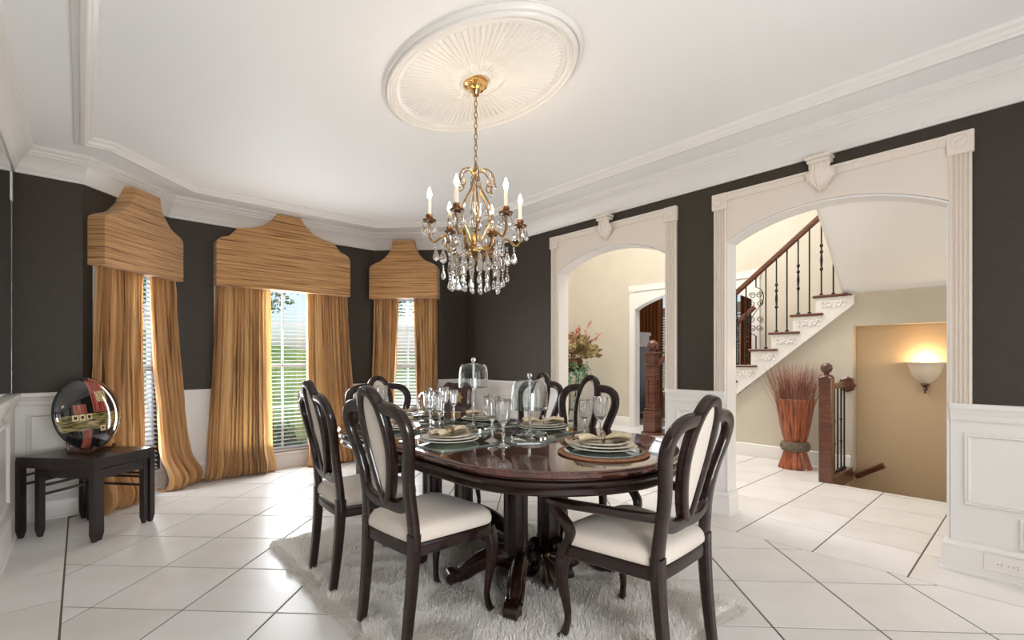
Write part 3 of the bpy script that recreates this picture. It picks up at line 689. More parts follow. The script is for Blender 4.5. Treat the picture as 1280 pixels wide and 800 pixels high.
# sloping underside of the upper flight, white edge
def soff(y, a, t): return (6.19-a*.775, y, 1.905+a*.632+t)
mb = MB(); mb.prism([(-1.83, 0), (1.455, 0), (1.455, 2.9), (-1.83, 2.9)], 0, .22, soff); s_(mb, 'ceiling_stair', M['ceil'], 'sloping pale underside of the upper stair flight', 'ceiling')
mb = MB(); mb.prism([(1.455, 0), (1.475, 0), (1.475, 2.9), (1.455, 2.9)], -.012, .24, soff); s_(mb, 'trim_9', M['trim'], 'white edge trim of the upper stair flight', 'trim')
mb = MB(); mb.box(XH+.14, XF, -1.83, 1.40, 1.95, 2.05); s_(mb, 'floor_landing', M['stair'], 'wooden stair landing behind the sloping soffit', 'floor')
BH = [(0, 0), (.02, 0), (.02, .12), (.014, .135), (.014, .15), (0, .16)]
def basehall(name, path, label): mb = MB(); mb.sweep(path, BH); s_(mb, name, M['trim'], label, 'trim', 25)
basehall('baseboard_flank', [(XH, 1.40), (XH, 3.45)], 'white baseboard below the staircase, behind the reed vase')
basehall('baseboard_hall', [(XF, YO[1]+.1), (XF, 6.32), (3.85, 6.32)], 'white baseboard behind the flower stand')
# cased opening to the front room
FX = lambda s, p, z: (XF-p, s, z)
ca = bpy.data.objects.new('trim_10', None); COL.objects.link(ca); struct(ca, 'white cased arch at the far side of the hall', 'arch')
mb = MB(); mb.prism([(YO[0], 2.50)]+arc(*YO, 2.10, .24)+[(YO[1], 2.50)], 0, .015, lambda a, b, t: FX(a, t, b)); mb.bbox(YO[0], YO[1], .015, .03, 2.40, 2.50, .003, FX); mb.build('head', M['trim'], ca, smooth=0)
for a, b in ((YO[0]-.1, YO[0]), (YO[1], YO[1]+.1)):
    mb = MB(); mb.bbox(a, b, 0, .025, .0, 2.40, .004, FX); mb.build('casing', M['trim'], ca, smooth=0)
    mb = MB(); mb.bbox(a-.008, b+.008, 0, .034, 2.39, 2.51, .004, FX); k = mb.build('rosette_block', M['trim'], ca, smooth=0)
    mb = MB(); c = (a+b)/2; mb.lathe([(.04, 0), (.04, .004), (.03, .004), (.02, .01), (.0001, .012)], 16, fr=lambda x, y, z: FX(c+x, .034+z, 2.45+y)); mb.build('rosette', M['trim'], k)
ar = arc(YO[0]+.002, YO[1]-.002, 2.098, .24); mb = MB(); mb.prism([(YO[0]+.002, 0)]+ar+[(YO[1]-.002, 0), (YO[1]-.016, 0)]+[(min(max(a, YO[0]+.016), YO[1]-.016), b-.014) for a, b in ar[::-1]]+[(YO[0]+.016, 0)], .014, -.135, lambda a, b, t: FX(a, t, b)); mb.build('jamb_lining', M['trim'], ca, smooth=30)

# ---- staircase
st = thing('staircase', 'white stringer staircase with dark red wood treads and black iron balusters', 'staircase', (6.15, 3.0, 0))
O_ = Vector((6.15, 3.0, 0)); L_ = lambda x, y, z: (x-O_.x, y-O_.y, z-O_.z)
poly = []
for k in range(1, 11):
    zt = ztr(k)-.03; y0 = ynose(k)-.03
    poly += [(y0, zt-SR+.0 if k > 1 else 0), (y0, zt)]
poly += [(1.362, ztr(10)-.03), (1.362, 1.79), (3.508, 0)]
mb = MB(); mb.prism(poly, 6.13, 6.178, lambda a, b, t: L_(t, a, b)); sg = mb.build('stringer', M['trim'], st, smooth=0)
mb = MB(); mb.prism([(3.53, 0), (3.50, 0), (1.362, zbot(1.362)-.0), (1.362, zbot(1.362)+.035)], 6.118, 6.131, lambda a, b, t: L_(t, a, b)); mb.build('edge_moulding', M['trim'], sg, smooth=0)
# scroll brackets on the stringer
def scroll(mb, cx, cy, r, turns, rad, fr, a0=0., dirn=1, n=28):
    pts = []
    for i in range(n+1):
        t = i/n; a = a0+dirn*turns*2*pi*t; q = r*(1-t*.82); pts.append(fr(cx+q*cos(a), cy+q*sin(a)))
    mb.tube(pts, rad, 6, hint=(1, 0, 0)); return pts
mb = MB(); frb = lambda a, b: (0, a, b)
for c, d in ((-.045, 1), (.045, -1)): scroll(mb, c, 0, .034, 1.4, .009, frb, pi/2, d)
for k in range(6): mb.tube([frb(-.10+.04*k, -.032+.006*(k % 2)), frb(-.085+.04*k, -.044)], .009, 6, hint=(1, 0, 0))
mb.tube([frb(-.115, .0), frb(-.095, .028), frb(-.07, .0)], .009, 6, hint=(1, 0, 0)); mb.tube([frb(.115, .0), frb(.095, .028), frb(.07, .0)], .009, 6, hint=(1, 0, 0))
brk = mb.mesh('scroll_bracket', M['trim'])
mb = MB(); mb.bbox(-.04, .93, -.34, 0, -.03, 0, .008); trd = mb.mesh('tread', M['stair'], smooth=0)
mb = MB(); mb.box(.03, .93, -.015, 0, 0, SR-.03); rsr = mb.mesh('riser', M['trim'], smooth=0)
mb = MB(); mb.tube([(0, 0, 0), (0, 0, 1)], .0075, 8, hint=(1, 0, 0), q=3); bal = mb.mesh('baluster', M['iron'])
def knuckles(): 
    mb = MB()
    for z in (.34, .56, .64):
        mb.lathe([(.0001, -.03), (.012, -.02), (.019, 0), (.012, .02), (.0001, .03)], 10, (0, 0, z))
    for z0, z1 in ((.36, .54),):
        mb.lathe([(.008, z0), (.015, (z0+z1)/2), (.008, z1)], 10)
    return mb.mesh('knuckle', M['iron'])
knk = knuckles(); mb = MB(); mb.bbox(-.016, .016, -.016, .016, 0, .022, .004); shoe = mb.mesh('shoe', M['iron'], smooth=0)
railz = lambda y: 2.80+(1.69-y)*(2.80-2.037)/(2.62-1.69)
cnt = 0
for side, xb in ((0, 6.17), (1, 7.08)):
    for k in range(1, 11):
        zt = ztr(k); yn = ynose(k)
        if side == 0:
            obj('tread', trd, st, L_(6.15, yn, zt)); obj('riser', rsr, st, L_(6.15, yn-.03, zt-SR))
            if k > 3: obj('scroll_bracket', brk, sg, L_(6.128, yn-.20, zt-.03-.065))
        for j, dy in enumerate((.075, .19)):
            y = yn-dy
            if k == 1 or (side == 1 and y < 2.8): continue
            if side == 0 and k == 7 and j == 0: 
                zz = zt; hgt = railz(y)-.02-zt
                b = thing_part = obj('baluster', bal, st, L_(xb, y, zt), scale=(1, 1, .16)); obj('baluster', bal, st, L_(xb, y, zt+hgt-.13), scale=(1, 1, .13))
                mb = MB(); f2 = lambda a, b: (0, a, b)
                H2 = hgt-.29; 
                for sgn in (1, -1):
                    pts = [(sgn*.0, 0), (sgn*.07, .05), (sgn*.085, .16), (sgn*.03, .26), (0, H2/2), (-sgn*.03, H2-.26), (-sgn*.085, H2-.16), (-sgn*.07, H2-.05), (0, H2)]
                    if sgn > 0: mb.tube([f2(*p) for p in spline(pts, 6)], .005, 6, hint=(1, 0, 0))
                    for (cy, cz, a0, d) in ((.04, .10, 0, 1), (.045, .20, -pi/2, -1)):
                        scroll(mb, -sgn*cy, cz, .042, 1.5, .005, f2, a0 if sgn < 0 else pi-a0, d*sgn)
                        scroll(mb, sgn*cy, H2-cz, .042, 1.5, .005, f2, (a0+pi) if sgn < 0 else -a0, d*sgn)
                mb.build('scroll_panel', M['iron'], st).location = L_(xb, y, zt+.16)
                continue
            hgt = railz(y)-.02-zt; b = obj('baluster', bal, st, L_(xb, y, zt), scale=(1, 1, hgt)); obj('shoe', shoe, b, (0, 0, 0), scale=(1, 1, 1/hgt))
            if j == 0: obj('knuckle', knk, b, (0, 0, 0))
    y0, y1 = ynose(1)-.05, (1.15 if side == 0 else 2.74)
    mb = MB(); mb.tube([L_(xb, y0, railz(y0)), L_(xb, y1, railz(y1))], (.032, .026), 10, hint=(1, 0, 0), q=3); mb.tube([L_(xb, y0, railz(y0)-.028), L_(xb, y1, railz(y1)-.028)], (.010, .018), 8, hint=(1, 0, 0), q=4); mb.build('handrail', M['stair'], st)
    if side == 0:
        mb = MB(); mb.prism([(0, 0), (.93, 0), (.93, .36), (.05, .36), (-.14, .30), (-.20, .15), (-.14, .02)], ztr(1)-.03, ztr(1), lambda a, b, t: L_(6.15+a, 3.60+b, t)); mb.build('tread', M['stair'], st, smooth=0)
        mb = MB(); mb.prism([(0, 0), (.92, 0), (.92, .33), (.05, .33), (-.11, .28), (-.17, .15), (-.11, .04)], 0, ztr(1)-.03, lambda a, b, t: L_(6.15+a, 3.60+b, t)); mb.build('riser', M['trim'], st, smooth=0)
    # newel with panelled shaft and ball
    c = L_(xb-.02, 3.80, ztr(1)); nw = bpy.data.objects.new('newel_post', None); COL.objects.link(nw); nw.parent = st; nw.location = c
    mb = MB(); mb.bbox(-.095, .095, -.095, .095, 0, .30, .006); mb.bbox(-.072, .072, -.072, .072, .30, .96, .006); mb.bbox(-.085, .085, -.085, .085, .31, .34, .006); mb.bbox(-.078, .078, -.078, .078, .80, .82, .004)
    mb.bbox(-.088, .088, -.088, .088, .96, .985, .006); mb.bbox(-.08, .08, -.08, .08, 1.10, 1.12, .005); mb.bbox(-.074, .074, -.074, .074, .985, 1.10, .004); mb.bbox(-.098, .098, -.098, .098, 1.12, 1.15, .006)
    mb.build('shaft', M['stair'], nw, smooth=0)
    mb = MB()
    for (dx, dy) in ((-1, 0), (0, -1), (1, 0), (0, 1)):
        f = lambda s, p, z, dx=dx, dy=dy: (dx*(.072+p)-dy*s, dy*(.072+p)+dx*s, z); panel_frame(mb, f, -.045, .045, .38, .77, 0, .014)
    mb.build('panel', M['stair'], nw, smooth=25)
    mb = MB(); mb.lathe([(.05, 1.15), (.03, 1.165), (.026, 1.185)]+[(.075*sin(a), 1.25-.075*cos(a)) for a in [.4+i*(pi-.4)/10 for i in range(11)]], 20); mb.build('ball', M['stair'], nw)

# ---- railing by the basement stairs
rl = thing('stairwell_railing', 'short wooden railing with black iron balusters beside the basement stairs', 'railing', (5.43, 1.43, 0))
mb = MB(); mb.bbox(-.055, .055, -.055, .055, -.1, 1.03, .006); mb.lathe([(.06, 1.03), (.05, 1.045), (.025, 1.055), (.024, 1.07)], 16); npst = mb.build('newel_post', M['stair'], rl, smooth=20)
mb = MB(); mb.lathe([(.02, 1.06)]+[(.052*sin(a), 1.115-.052*cos(a)) for a in [.4+i*(pi-.4)/10 for i in range(11)]], 20); mb.build('ball', M['walnut'], npst)
mb = MB(); mb.tube([(.05, 0, .93), (.73, 0, .93)], (.026, .03), 10, hint=(0, 0, 1), q=3); mb.build('handrail', M['stair'], rl)
mb = MB(); mb.lathe([(.085, 0), (.085, .012), (.07, .022), (.0001, .022)], 8, fr=lambda x, y, z: (.748-z, x, .93+y)); mb.build('rosette', M['stair'], rl, smooth=0)
mb = MB(); mb.bbox(.05, .745, -.05, .045, -.1, .04, .006); mb.build('curb', M['stair'], rl, smooth=0)
for k in range(5):
    x = .14+.12*k; b = obj('baluster', bal, rl, (x, 0, .04), scale=(1, 1, .86)); obj('shoe', shoe, b, (0, 0, 0), scale=(1, 1, 1/.86))
    if k % 2:
        for z in (.35, .62): mb = MB(); mb.lathe([(.0001, -.025), (.016, 0), (.0001, .025)], 10, (0, 0, z)); mb.build('knuckle', M['iron'], b)
hr = MB(); hr.tube([(6.22, 1.36, -.06), (6.20, 1.12, .10)], (.03, .03), 8, hint=(1, 0, 0), q=3)
tag(hr.build('basement_handrail', M['stair'], origin=(6.2, 1.2, 0)), 'stub of dark wooden handrail above the basement stairs', 'handrail')

# ---- wall sconce
M['alabaster'] = mat('alabaster_glass', (.78, .68, .56), .35, emit=(1, .72, .42), estr=.05)
sc = thing('wall_sconce', 'bowl shaped alabaster wall sconce glowing in the stairwell', 'lamp', (XS, .80, 1.17))
half = lambda prof, n=24: [[(0-r*sin(pi*i/n), r*cos(pi*i/n), z) for i in range(n+1)] for r, z in prof]
rows = half([(.158, 0), (.142, -.016), (.130, -.06), (.116, -.11), (.088, -.16), (.050, -.20), (.02, -.222), (.004, -.226)]); mb = MB()
P = [p for r in rows for p in r]; n = 25; mb.add(P, [(j*n+i, j*n+i+1, (j+1)*n+i+1, (j+1)*n+i) for j in range(len(rows)-1) for i in range(n-1)]); mb.build('shade', M['alabaster'], sc, smooth=60)
mb = MB(); mb.lathe([(.0001, -.315), (.012, -.305), (.008, -.29), (.022, -.27), (.014, -.255), (.035, -.225), (.03, -.215), (.0001, -.21)], 14, (-.03, 0, 0)); mb.build('finial', M['walnut'], sc)
mb = MB(); mb.bbox(-.006, -.0, -.05, .05, -.2, -.02, .002); mb.build('back_plate', M['walnut'], sc, smooth=0)
lo = light('sconce_lamp', 'POINT', (XS-.075, .80, 1.185), 6.5, (1, .70, .38), rad=.03)

# ---- reed vase
M['bamboo'] = noisy(mat('red_bamboo', rough=.35, coat=.4), (.06, .014, .007), (.42, .105, .03), (28, 28, 1.5), det=5, lo=.3, hi=.6)
M['band'] = noisy(mat('wrapped_grey_cane', rough=.7), (.08, .06, .04), (.22, .17, .12), (20, 20, 90), bump=.6, bdist=.004)
M['reed'] = noisy(mat('dried_reed', rough=.8), (.20, .065, .045), (.52, .27, .20), (9, 9, 3))
va = thing('floor_vase', 'tall red bamboo floor vase with a grey wrapped waist', 'vase', (5.88, 1.85, 0)); va.scale = (.84, .84, .84)
def slats(prof, n=26):
    mb = MB(); mb.lathe(prof, n*4, mod=lambda a, j: 1-.045*(abs(((a*n/(2*pi)) % 1)-.5)*2)**4); return mb
slats([(.0001, .03), (.20, .0), (.198, .01), (.17, .10), (.135, .22), (.13, .24)][1:]).build('foot', M['bamboo'], va, smooth=30)
mb = MB(); mb.lathe([(.13, .22), (.16, .235), (.178, .27), (.175, .31), (.16, .34), (.13, .355)], 36); mb.build('waist_band', M['band'], va)
slats([(.13, .35), (.15, .42), (.185, .60), (.215, .80), (.228, .905), (.222, .91), (.205, .90), (.17, .62)]).build('body', M['bamboo'], va, smooth=30)
rg = random.Random(5); mb = MB()
for k in range(650):
    a = rg.uniform(0, 2*pi); r0 = .15*sqrt(rg.random()); ln = rg.uniform(.42, .66); ti = rg.gauss(.0, .07)+r0*1.9
    b = Vector((r0*cos(a), r0*sin(a), .62)); d = Vector((cos(a)*ti+rg.gauss(0, .07), sin(a)*ti+rg.gauss(0, .07), 1)).normalized()
    bend = Vector((cos(a), sin(a), 0))*rg.uniform(.0, .05); p1 = b+d*ln*.55; p2 = b+d*ln+bend
    p1.x = min(p1.x, .20+.1*p1.z*0); p2.x = min(p2.x, .22)
    w = rg.uniform(.0012, .0026); mb.tube([b, p1, p2], [w, w, w*.35], 3, hint=(1, .2, 0), cap=False)
o = mb.build('dried_reeds', M['reed'], smooth=0, fix=False); o.location = (5.88, 1.85, -.10); o.scale = (.86, .86, 1); tag(o, 'spray of thin red brown dried reeds standing in the bamboo vase', 'dried reeds', kind='stuff')

# ---- flower stand seen through the narrower arch
fs = thing('plant_stand', 'tall black wrought iron plant stand against the beige wall', 'plant stand', (6.55, 5.62, 0))
mb = MB(); mb.lathe([(.14, .98), (.15, .985), (.15, 1.0), (.0001, 1.0)], 20); mb.lathe([(.10, .30), (.11, .31), (.0001, .31)], 18); mb.build('shelf', M['iron'], fs)
for k in range(3):
    a = 2*pi*k/3+.4; mb = MB(); mb.tube([(q*cos(a), q*sin(a), z) for q, z in spline([(.20, 0), (.15, .06), (.09, .3), (.08, .6), (.14, .98)], 5)], .010, 6, hint=(0, 0, 1)); mb.build('leg', M['iron'], fs)
M['fern'] = noisy(mat('trailing_fern', rough=.6), (.06, .17, .07), (.22, .40, .20), (9, 9, 9)); M['dryleaf'] = noisy(mat('dried_leaf', rough=.8), (.16, .10, .04), (.36, .27, .12), (9, 9, 9))
M['coral'] = mat('coral_blossom', (.55, .17, .08), .7); M['hydr'] = noisy(mat('tan_hydrangea', rough=.8), (.28, .20, .08), (.46, .36, .17), (30, 30, 30))
fa = thing('flower_arrangement', 'dried hydrangea and coral flowers with trailing green fern in a pot', 'flowers', (6.55, 5.62, 1.001)); fa.scale = (1.3, 1.3, 1.3)
mb = MB(); mb.lathe([(.07, 0), (.11, .05), (.12, .13), (.10, .17), (.085, .165), (.0001, .10)], 20); mb.build('pot', M['bronze'], fa)
rg = random.Random(9)
def leafy(mb, p, d, s):
    sd = d.cross(Vector((rg.uniform(-1, 1), rg.uniform(-1, 1), rg.uniform(-1, 1)))).normalized(); mb.add([p, p+d*s*.5+sd*s*.28, p+d*s, p+d*s*.5-sd*s*.28], [(0, 1, 2, 3)])
mb = MB()
for k in range(16):
    a = rg.uniform(0, 6.28); L = rg.uniform(.25, .60)
    for i in range(34):
        t = i/33; r = .10+.10*sin(t*1.6); p = Vector((cos(a)*r+rg.gauss(0, .02), sin(a)*r+rg.gauss(0, .02), .12-L*t+.05*sin(t*3))); leafy(mb, p, Vector((rg.gauss(0, 1), rg.gauss(0, 1), -.4)).normalized(), .05)
mb.build('trailing_fern', M['fern'], fa, smooth=0, fix=False)['kind'] = 'stuff'
mb = MB()
for k in range(420):
    a = rg.uniform(0, 6.28); e = rg.uniform(.1, 1.3); d = Vector((cos(a)*cos(e), sin(a)*cos(e), sin(e))); leafy(mb, Vector((0, 0, .16))+d*rg.uniform(.08, .30), d, rg.uniform(.06, .13))
mb.build('dried_leaves', M['dryleaf'], fa, smooth=0, fix=False)['kind'] = 'stuff'
for k in range(8):
    a = 2*pi*k/8+rg.uniform(-.3, .3); e = rg.uniform(.35, 1.2); d = Vector((cos(a)*cos(e), sin(a)*cos(e), sin(e))); c = Vector((0, 0, .16))+d*.24; mb = MB()
    mb.grid(lambda u, v: tuple(c+Vector((cos(u*2*pi)*sin(v*pi), sin(u*2*pi)*sin(v*pi), cos(v*pi)))*.075*(1+.25*noise.noise(Vector((cos(u*2*pi)*4+k*5, sin(u*2*pi)*4, v*9))))), 18, 12, wrap=True); mb.build('hydrangea', M['hydr'], fa, smooth=0)
for k in range(9):
    a = rg.uniform(0, 6.28); e = rg.uniform(.7, 1.4); d = Vector((cos(a)*cos(e), sin(a)*cos(e), sin(e))); L = rg.uniform(.42, .56); b = Vector((0, 0, .16)); mb = MB(); mb.tube([b, b+d*L], .003, 4, hint=(1, .1, 0))
    for i in range(26): t = rg.uniform(.6, 1); leafy(mb, b+d*L*t+Vector((rg.gauss(0, .012),)*3), Vector((rg.gauss(0, 1), rg.gauss(0, 1), .6)).normalized(), .035)
    mb.build('coral_spray', M['coral'], fa, smooth=0, fix=False)

# ---- front room beyond the cased arch
M['rust'] = noisy(mat('rust_drape', rough=.6), (.26, .075, .022), (.50, .17, .055), (40, 40, .8), det=3)
mb = MB(); mb.box(9.45, 9.58, 3.0, 3.75, 0, 3.2); mb.box(9.45, 9.58, 5.65, 6.9, 0, 3.2); mb.box(9.45, 9.58, 3.75, 5.65, 0, .45); mb.box(9.45, 9.58, 3.75, 5.65, 2.75, 3.2); s_(mb, 'wall_front', M['beige'], 'beige window wall of the front room')
mb = MB(); mb.box(7.48, 9.45, 2.6, 6.9, 3.1, 3.2); s_(mb, 'ceiling', M['ceil'], 'ceiling of the front room beyond the hall', 'ceiling')
mb = MB(); mb.box(7.48, 9.45, 6.8, 6.9, 0, 3.1); mb.box(7.48, 9.45, 2.5, 2.6, 0, 3.1); s_(mb, 'wall_front_side', M['beige'], 'side walls of the front room')
w4 = bpy.data.objects.new('window_4', None); COL.objects.link(w4); w4.location = (9.45, 4.7, .45); struct(w4, 'tall window with transom in the front room beyond the hall', 'window')
mb = MB()
for (a, b, c, d) in ((-1.05, -.95, 0, 2.4), (.95, 1.05, 0, 2.4), (-.95, .95, 2.3, 2.4), (-.95, .95, 1.72, 1.86), (-.95, .95, -.05, .05), (-.05, .05, 0, 2.3)): mb.bbox(-.05, .05, a, b, c, d, .005)
mb.build('frame', M['white'], w4, smooth=0)
for (a, b) in ((-.95, -.05), (.05, .95)):
    for (c, d) in ((.05, 1.72), (1.86, 2.3)): mb = MB(); mb.box(.0, .004, a, b, c, d); mb.build('pane', M['pane'], w4, smooth=0)
mb = MB(); mb.bbox(-.004, .004, -.028, .028, -.44, .44, .001, lambda x, y, z: (x, z, y)); slm = mb.mesh('slat', M['white'], smooth=0)
for j, y in enumerate((-.5, .5)):
    sh = thing('window_shutter', 'white louvred shutter in the front room window, %s' % ('on the side of the tall cabinet' if y > 0 else 'on the side away from the tall cabinet'), 'shutter', (9.38, 4.7+y, .52))
    mb = MB()
    for (a, b, c, d) in ((-.46, -.41, 0, 1.64), (.41, .46, 0, 1.64), (-.41, .41, 0, .06), (-.41, .41, 1.58, 1.64), (-.41, .41, .8, .85)): mb.bbox(-.015, .015, a, b, c, d, .003)
    mb.build('frame', M['white'], sh, smooth=0)
    for k in range(26):
        if abs(.09+.058*k-.825) > .05: obj('slat', slm, sh, (0, 0, .09+.058*k), (0, radians(40), 0), scale=(1, .93, 1))
for j, (y0, y1) in enumerate(((5.50, 6.05), (3.42, 3.86))):
    def fn(u, v, y0=y0, y1=y1): return (9.28+.045*sin(u*2*pi*6+.6*v)+.012*sin(u*41), lerp(y0, y1, u), lerp(.02, 2.9, v))
    mb = MB(); mb.grid(fn, 90, 6); o = mb.build('drape', M['rust'], smooth=60, fix=False, origin=(9.28, (y0+y1)/2, .02)); tag(o, 'rust brown drape at the front room window %s' % ('beside the tall cabinet' if j == 0 else 'behind the staircase balusters'), 'curtain', 'rust drapes in the front room')
cb = thing('display_cabinet', 'tall dark cabinet with a red wood cap beyond the cased arch', 'cabinet', (8.55, 5.66, 0))
mb = MB(); mb.bbox(-.18, .18, -.17, .17, 0, 1.45, .006); mb.build('body', M['dark'], cb, smooth=0)
for y in (-.155, .155):
    for x in (-.165, .165): mb = MB(); mb.bbox(x-.018, x+.018, y-.018, y+.018, 0, 1.452, .004); mb.build('corner_post', M['espresso'], cb, smooth=0)
mb = MB(); mb.bbox(-.20, .20, -.19, .19, 1.45, 1.70, .012); mb.bbox(-.225, .225, -.215, .215, 1.68, 1.76, .015); mb.build('cap', M['stair'], cb, smooth=0)
mb = MB(); mb.bbox(-.2, .2, -.19, .19, 0, .12, .008); mb.build('plinth', M['espresso'], cb, smooth=0)

# ------------------------------------------------------------------ ceiling medallion and chandelier
MX, MY = 1.685, 2.185
def medal(u, v):
    a = 2*pi*u; r = v
    if r > .985: h = .004
    elif r > .95: h = .018+.012*sin((r-.95)/.035*pi)
    elif r > .90: h = .034+.010*sin((r-.90)/.05*pi)
    elif r > .885: h = .030+.004*cos(a*170)
    elif r > .84: h = .030-.010*sin((r-.84)/.045*pi)
    elif r > .80: h = .020
    elif r > .30:
        t = (r-.30)/.5; N = 84; ph = a*N/2+1.2*t
        f = abs(cos(ph)); sc = 1 if r < .75 else max(0., 1-((r-.75)/.05)**2*(.3+.7*(1-f)))
        h = (.004+.019*f**.7*(.35+.65*t)*sc)+.010*(1-t)
    elif r > .16:
        t = (r-.16)/.14; f = abs(cos(a*6)); h = .014+.014*f*sin(t*pi)+.004*cos(a*36)*sin(t*pi)
    elif r > .13: h = .022+.006*sin((r-.13)/.03*pi)
    else: h = .012
    return (r*.465*cos(a), r*.705*sin(a), -h)
rs = sorted(set([0.001, .05, .10, .129, .131, .138, .145, .152, .159, .161, .18, .20, .22, .24, .26, .28, .299]+[.301+.0156*i for i in range(32)]+[.8001, .82, .8399, .845, .855, .862, .87, .88, .8849, .8851, .892, .8999, .9001, .91, .92, .93, .94, .9499, .9501, .955, .96, .967, .975, .98, .9849, .986, 1.0]))
mb = MB(); NU = 1008; P = []; F = []
for r in rs:
    for i in range(NU): P.append(medal(i/NU, r))
for j in range(len(rs)-1):
    for i in range(NU): k = (i+1) % NU; F.append((j*NU+i, j*NU+k, (j+1)*NU+k, (j+1)*NU+i))
nn = len(P); P += [(.465*cos(2*pi*i/NU), .705*sin(2*pi*i/NU), 0) for i in range(NU)]; b0 = (len(rs)-1)*NU; F += [(b0+i, b0+(i+1) % NU, nn+(i+1) % NU, nn+i) for i in range(NU)]
mb.add(P, F); o = mb.build('ceiling_medallion', M['medal'], smooth=50, fix=False); o.location = (MX, MY, ZT)
for p in o.data.polygons: p.flip()
tag(o, 'large oval white plaster medallion with radiating flutes on the ceiling', 'medallion')

ch = thing('chandelier', 'gold chandelier with six candle lights and hanging crystal drops', 'chandelier', (MX, MY, 1.812))
zt = ZT-.012-1.812                       # ceiling height in chandelier space
mb = MB(); mb.lathe([(.0001, zt-.085), (.018, zt-.082), (.024, zt-.07), (.03, zt-.055), (.045, zt-.05), (.05, zt-.035), (.066, zt-.028), (.070, zt-.010), (.066, zt)], 32); mb.build('canopy', M['brass'], ch)
mb = MB(); L = [(.0085*cos(a), 0, .019*sin(a)) for a in [2*pi*i/16 for i in range(16)]]; mb.tube(L, .0026, 6, hint=(0, 1, 0), closed=True); lm = mb.mesh('chain_link', M['antique'])
z = zt-.10; k = 0
while z > .50: obj('chain_link', lm, ch, (0, 0, z), (0, 0, (k % 2)*pi/2+.5)); z -= .0315; k += 1
mb = MB(); mb.lathe([(.0001, .515), (.008, .51), (.010, .48), (.022, .470), (.026, .455), (.016, .44), (.010, .42), (.006, .40), (.006, .12), (.014, .11), (.03, .06), (.034, .04), (.02, .02), (.05, .012), (.055, .0), (.04, -.015), (.02, -.03), (.014, -.05), (.0001, -.055)], 20); mb.build('stem', M['antique'], ch)
mb = MB(); mb.lathe([(.024, .44), (.030, .43), (.026, .36), (.034, .30), (.028, .22), (.038, .16), (.024, .13)], 16, mod=lambda a, j: 1+.1*cos(a*8)); mb.build('crystal_column', M['crystal'], ch, smooth=20)
mb = MB(); mb.tube([(.135*cos(a), .135*sin(a), 0) for a in [2*pi*i/40 for i in range(40)]], (.004, .009), 8, hint=(0, 0, 1), closed=True)
for i in range(6): a = 2*pi*i/6+.3; mb.tube([(.03*cos(a), .03*sin(a), .0), (.135*cos(a), .135*sin(a), 0)], .0035, 6)
mb.build('ring', M['antique'], ch)
# crystal shapes
def drop(name, prof, n=8):
    mb = MB(); mb.lathe(prof, n); return mb.mesh(name, M['crystal'], smooth=0)
pear = drop('crystal_drop', [(.0001, 0), (.003, -.004), (.006, -.012), (.0115, -.030), (.0125, -.038), (.009, -.047), (.0001, -.053)])
bead = drop('crystal_bead', [(.0001, .0065), (.005, .0045), (.0075, 0), (.005, -.0045), (.0001, -.0065)])
bigd = drop('crystal_pendant', [(.0001, 0), (.004, -.004), (.012, -.022), (.019, -.045), (.016, -.060), (.0001, -.072)], 10)
prism_ = drop('crystal_prism', [(.0001, 0), (.006, -.004), (.008, -.01), (.010, -.062), (.006, -.072), (.0001, -.076)], 6)
rg = random.Random(3)
TH = radians(48.033-90)                  # camera right axis, only used to orient the arms as seen
def armpt(a, pts): return [(r*cos(a), r*sin(a), z) for r, z in pts]
flame = MB(); flame.lathe([(.0001, 0), (.007, .004), (.0125, .018), (.0135, .028), (.010, .044), (.005, .058), (.0001, .070)], 12); flm = flame.mesh('bulb', M['bulb'])
cnd = MB(); cnd.lathe([(.0001, 0), (.0105, 0), (.0105, .085), (.007, .089), (.0001, .089)], 14); cdm = cnd.mesh('candle_sleeve', M['candle'])
cup = MB(); cup.lathe([(.0001, -.03), (.006, -.028), (.010, -.012), (.034, -.004), (.040, .006), (.036, .008), (.012, .002), (.012, .012), (.020, .022), (.020, .034), (.013, .040), (.0001, .04)], 18); cum = cup.mesh('candle_cup', M['bronze'])
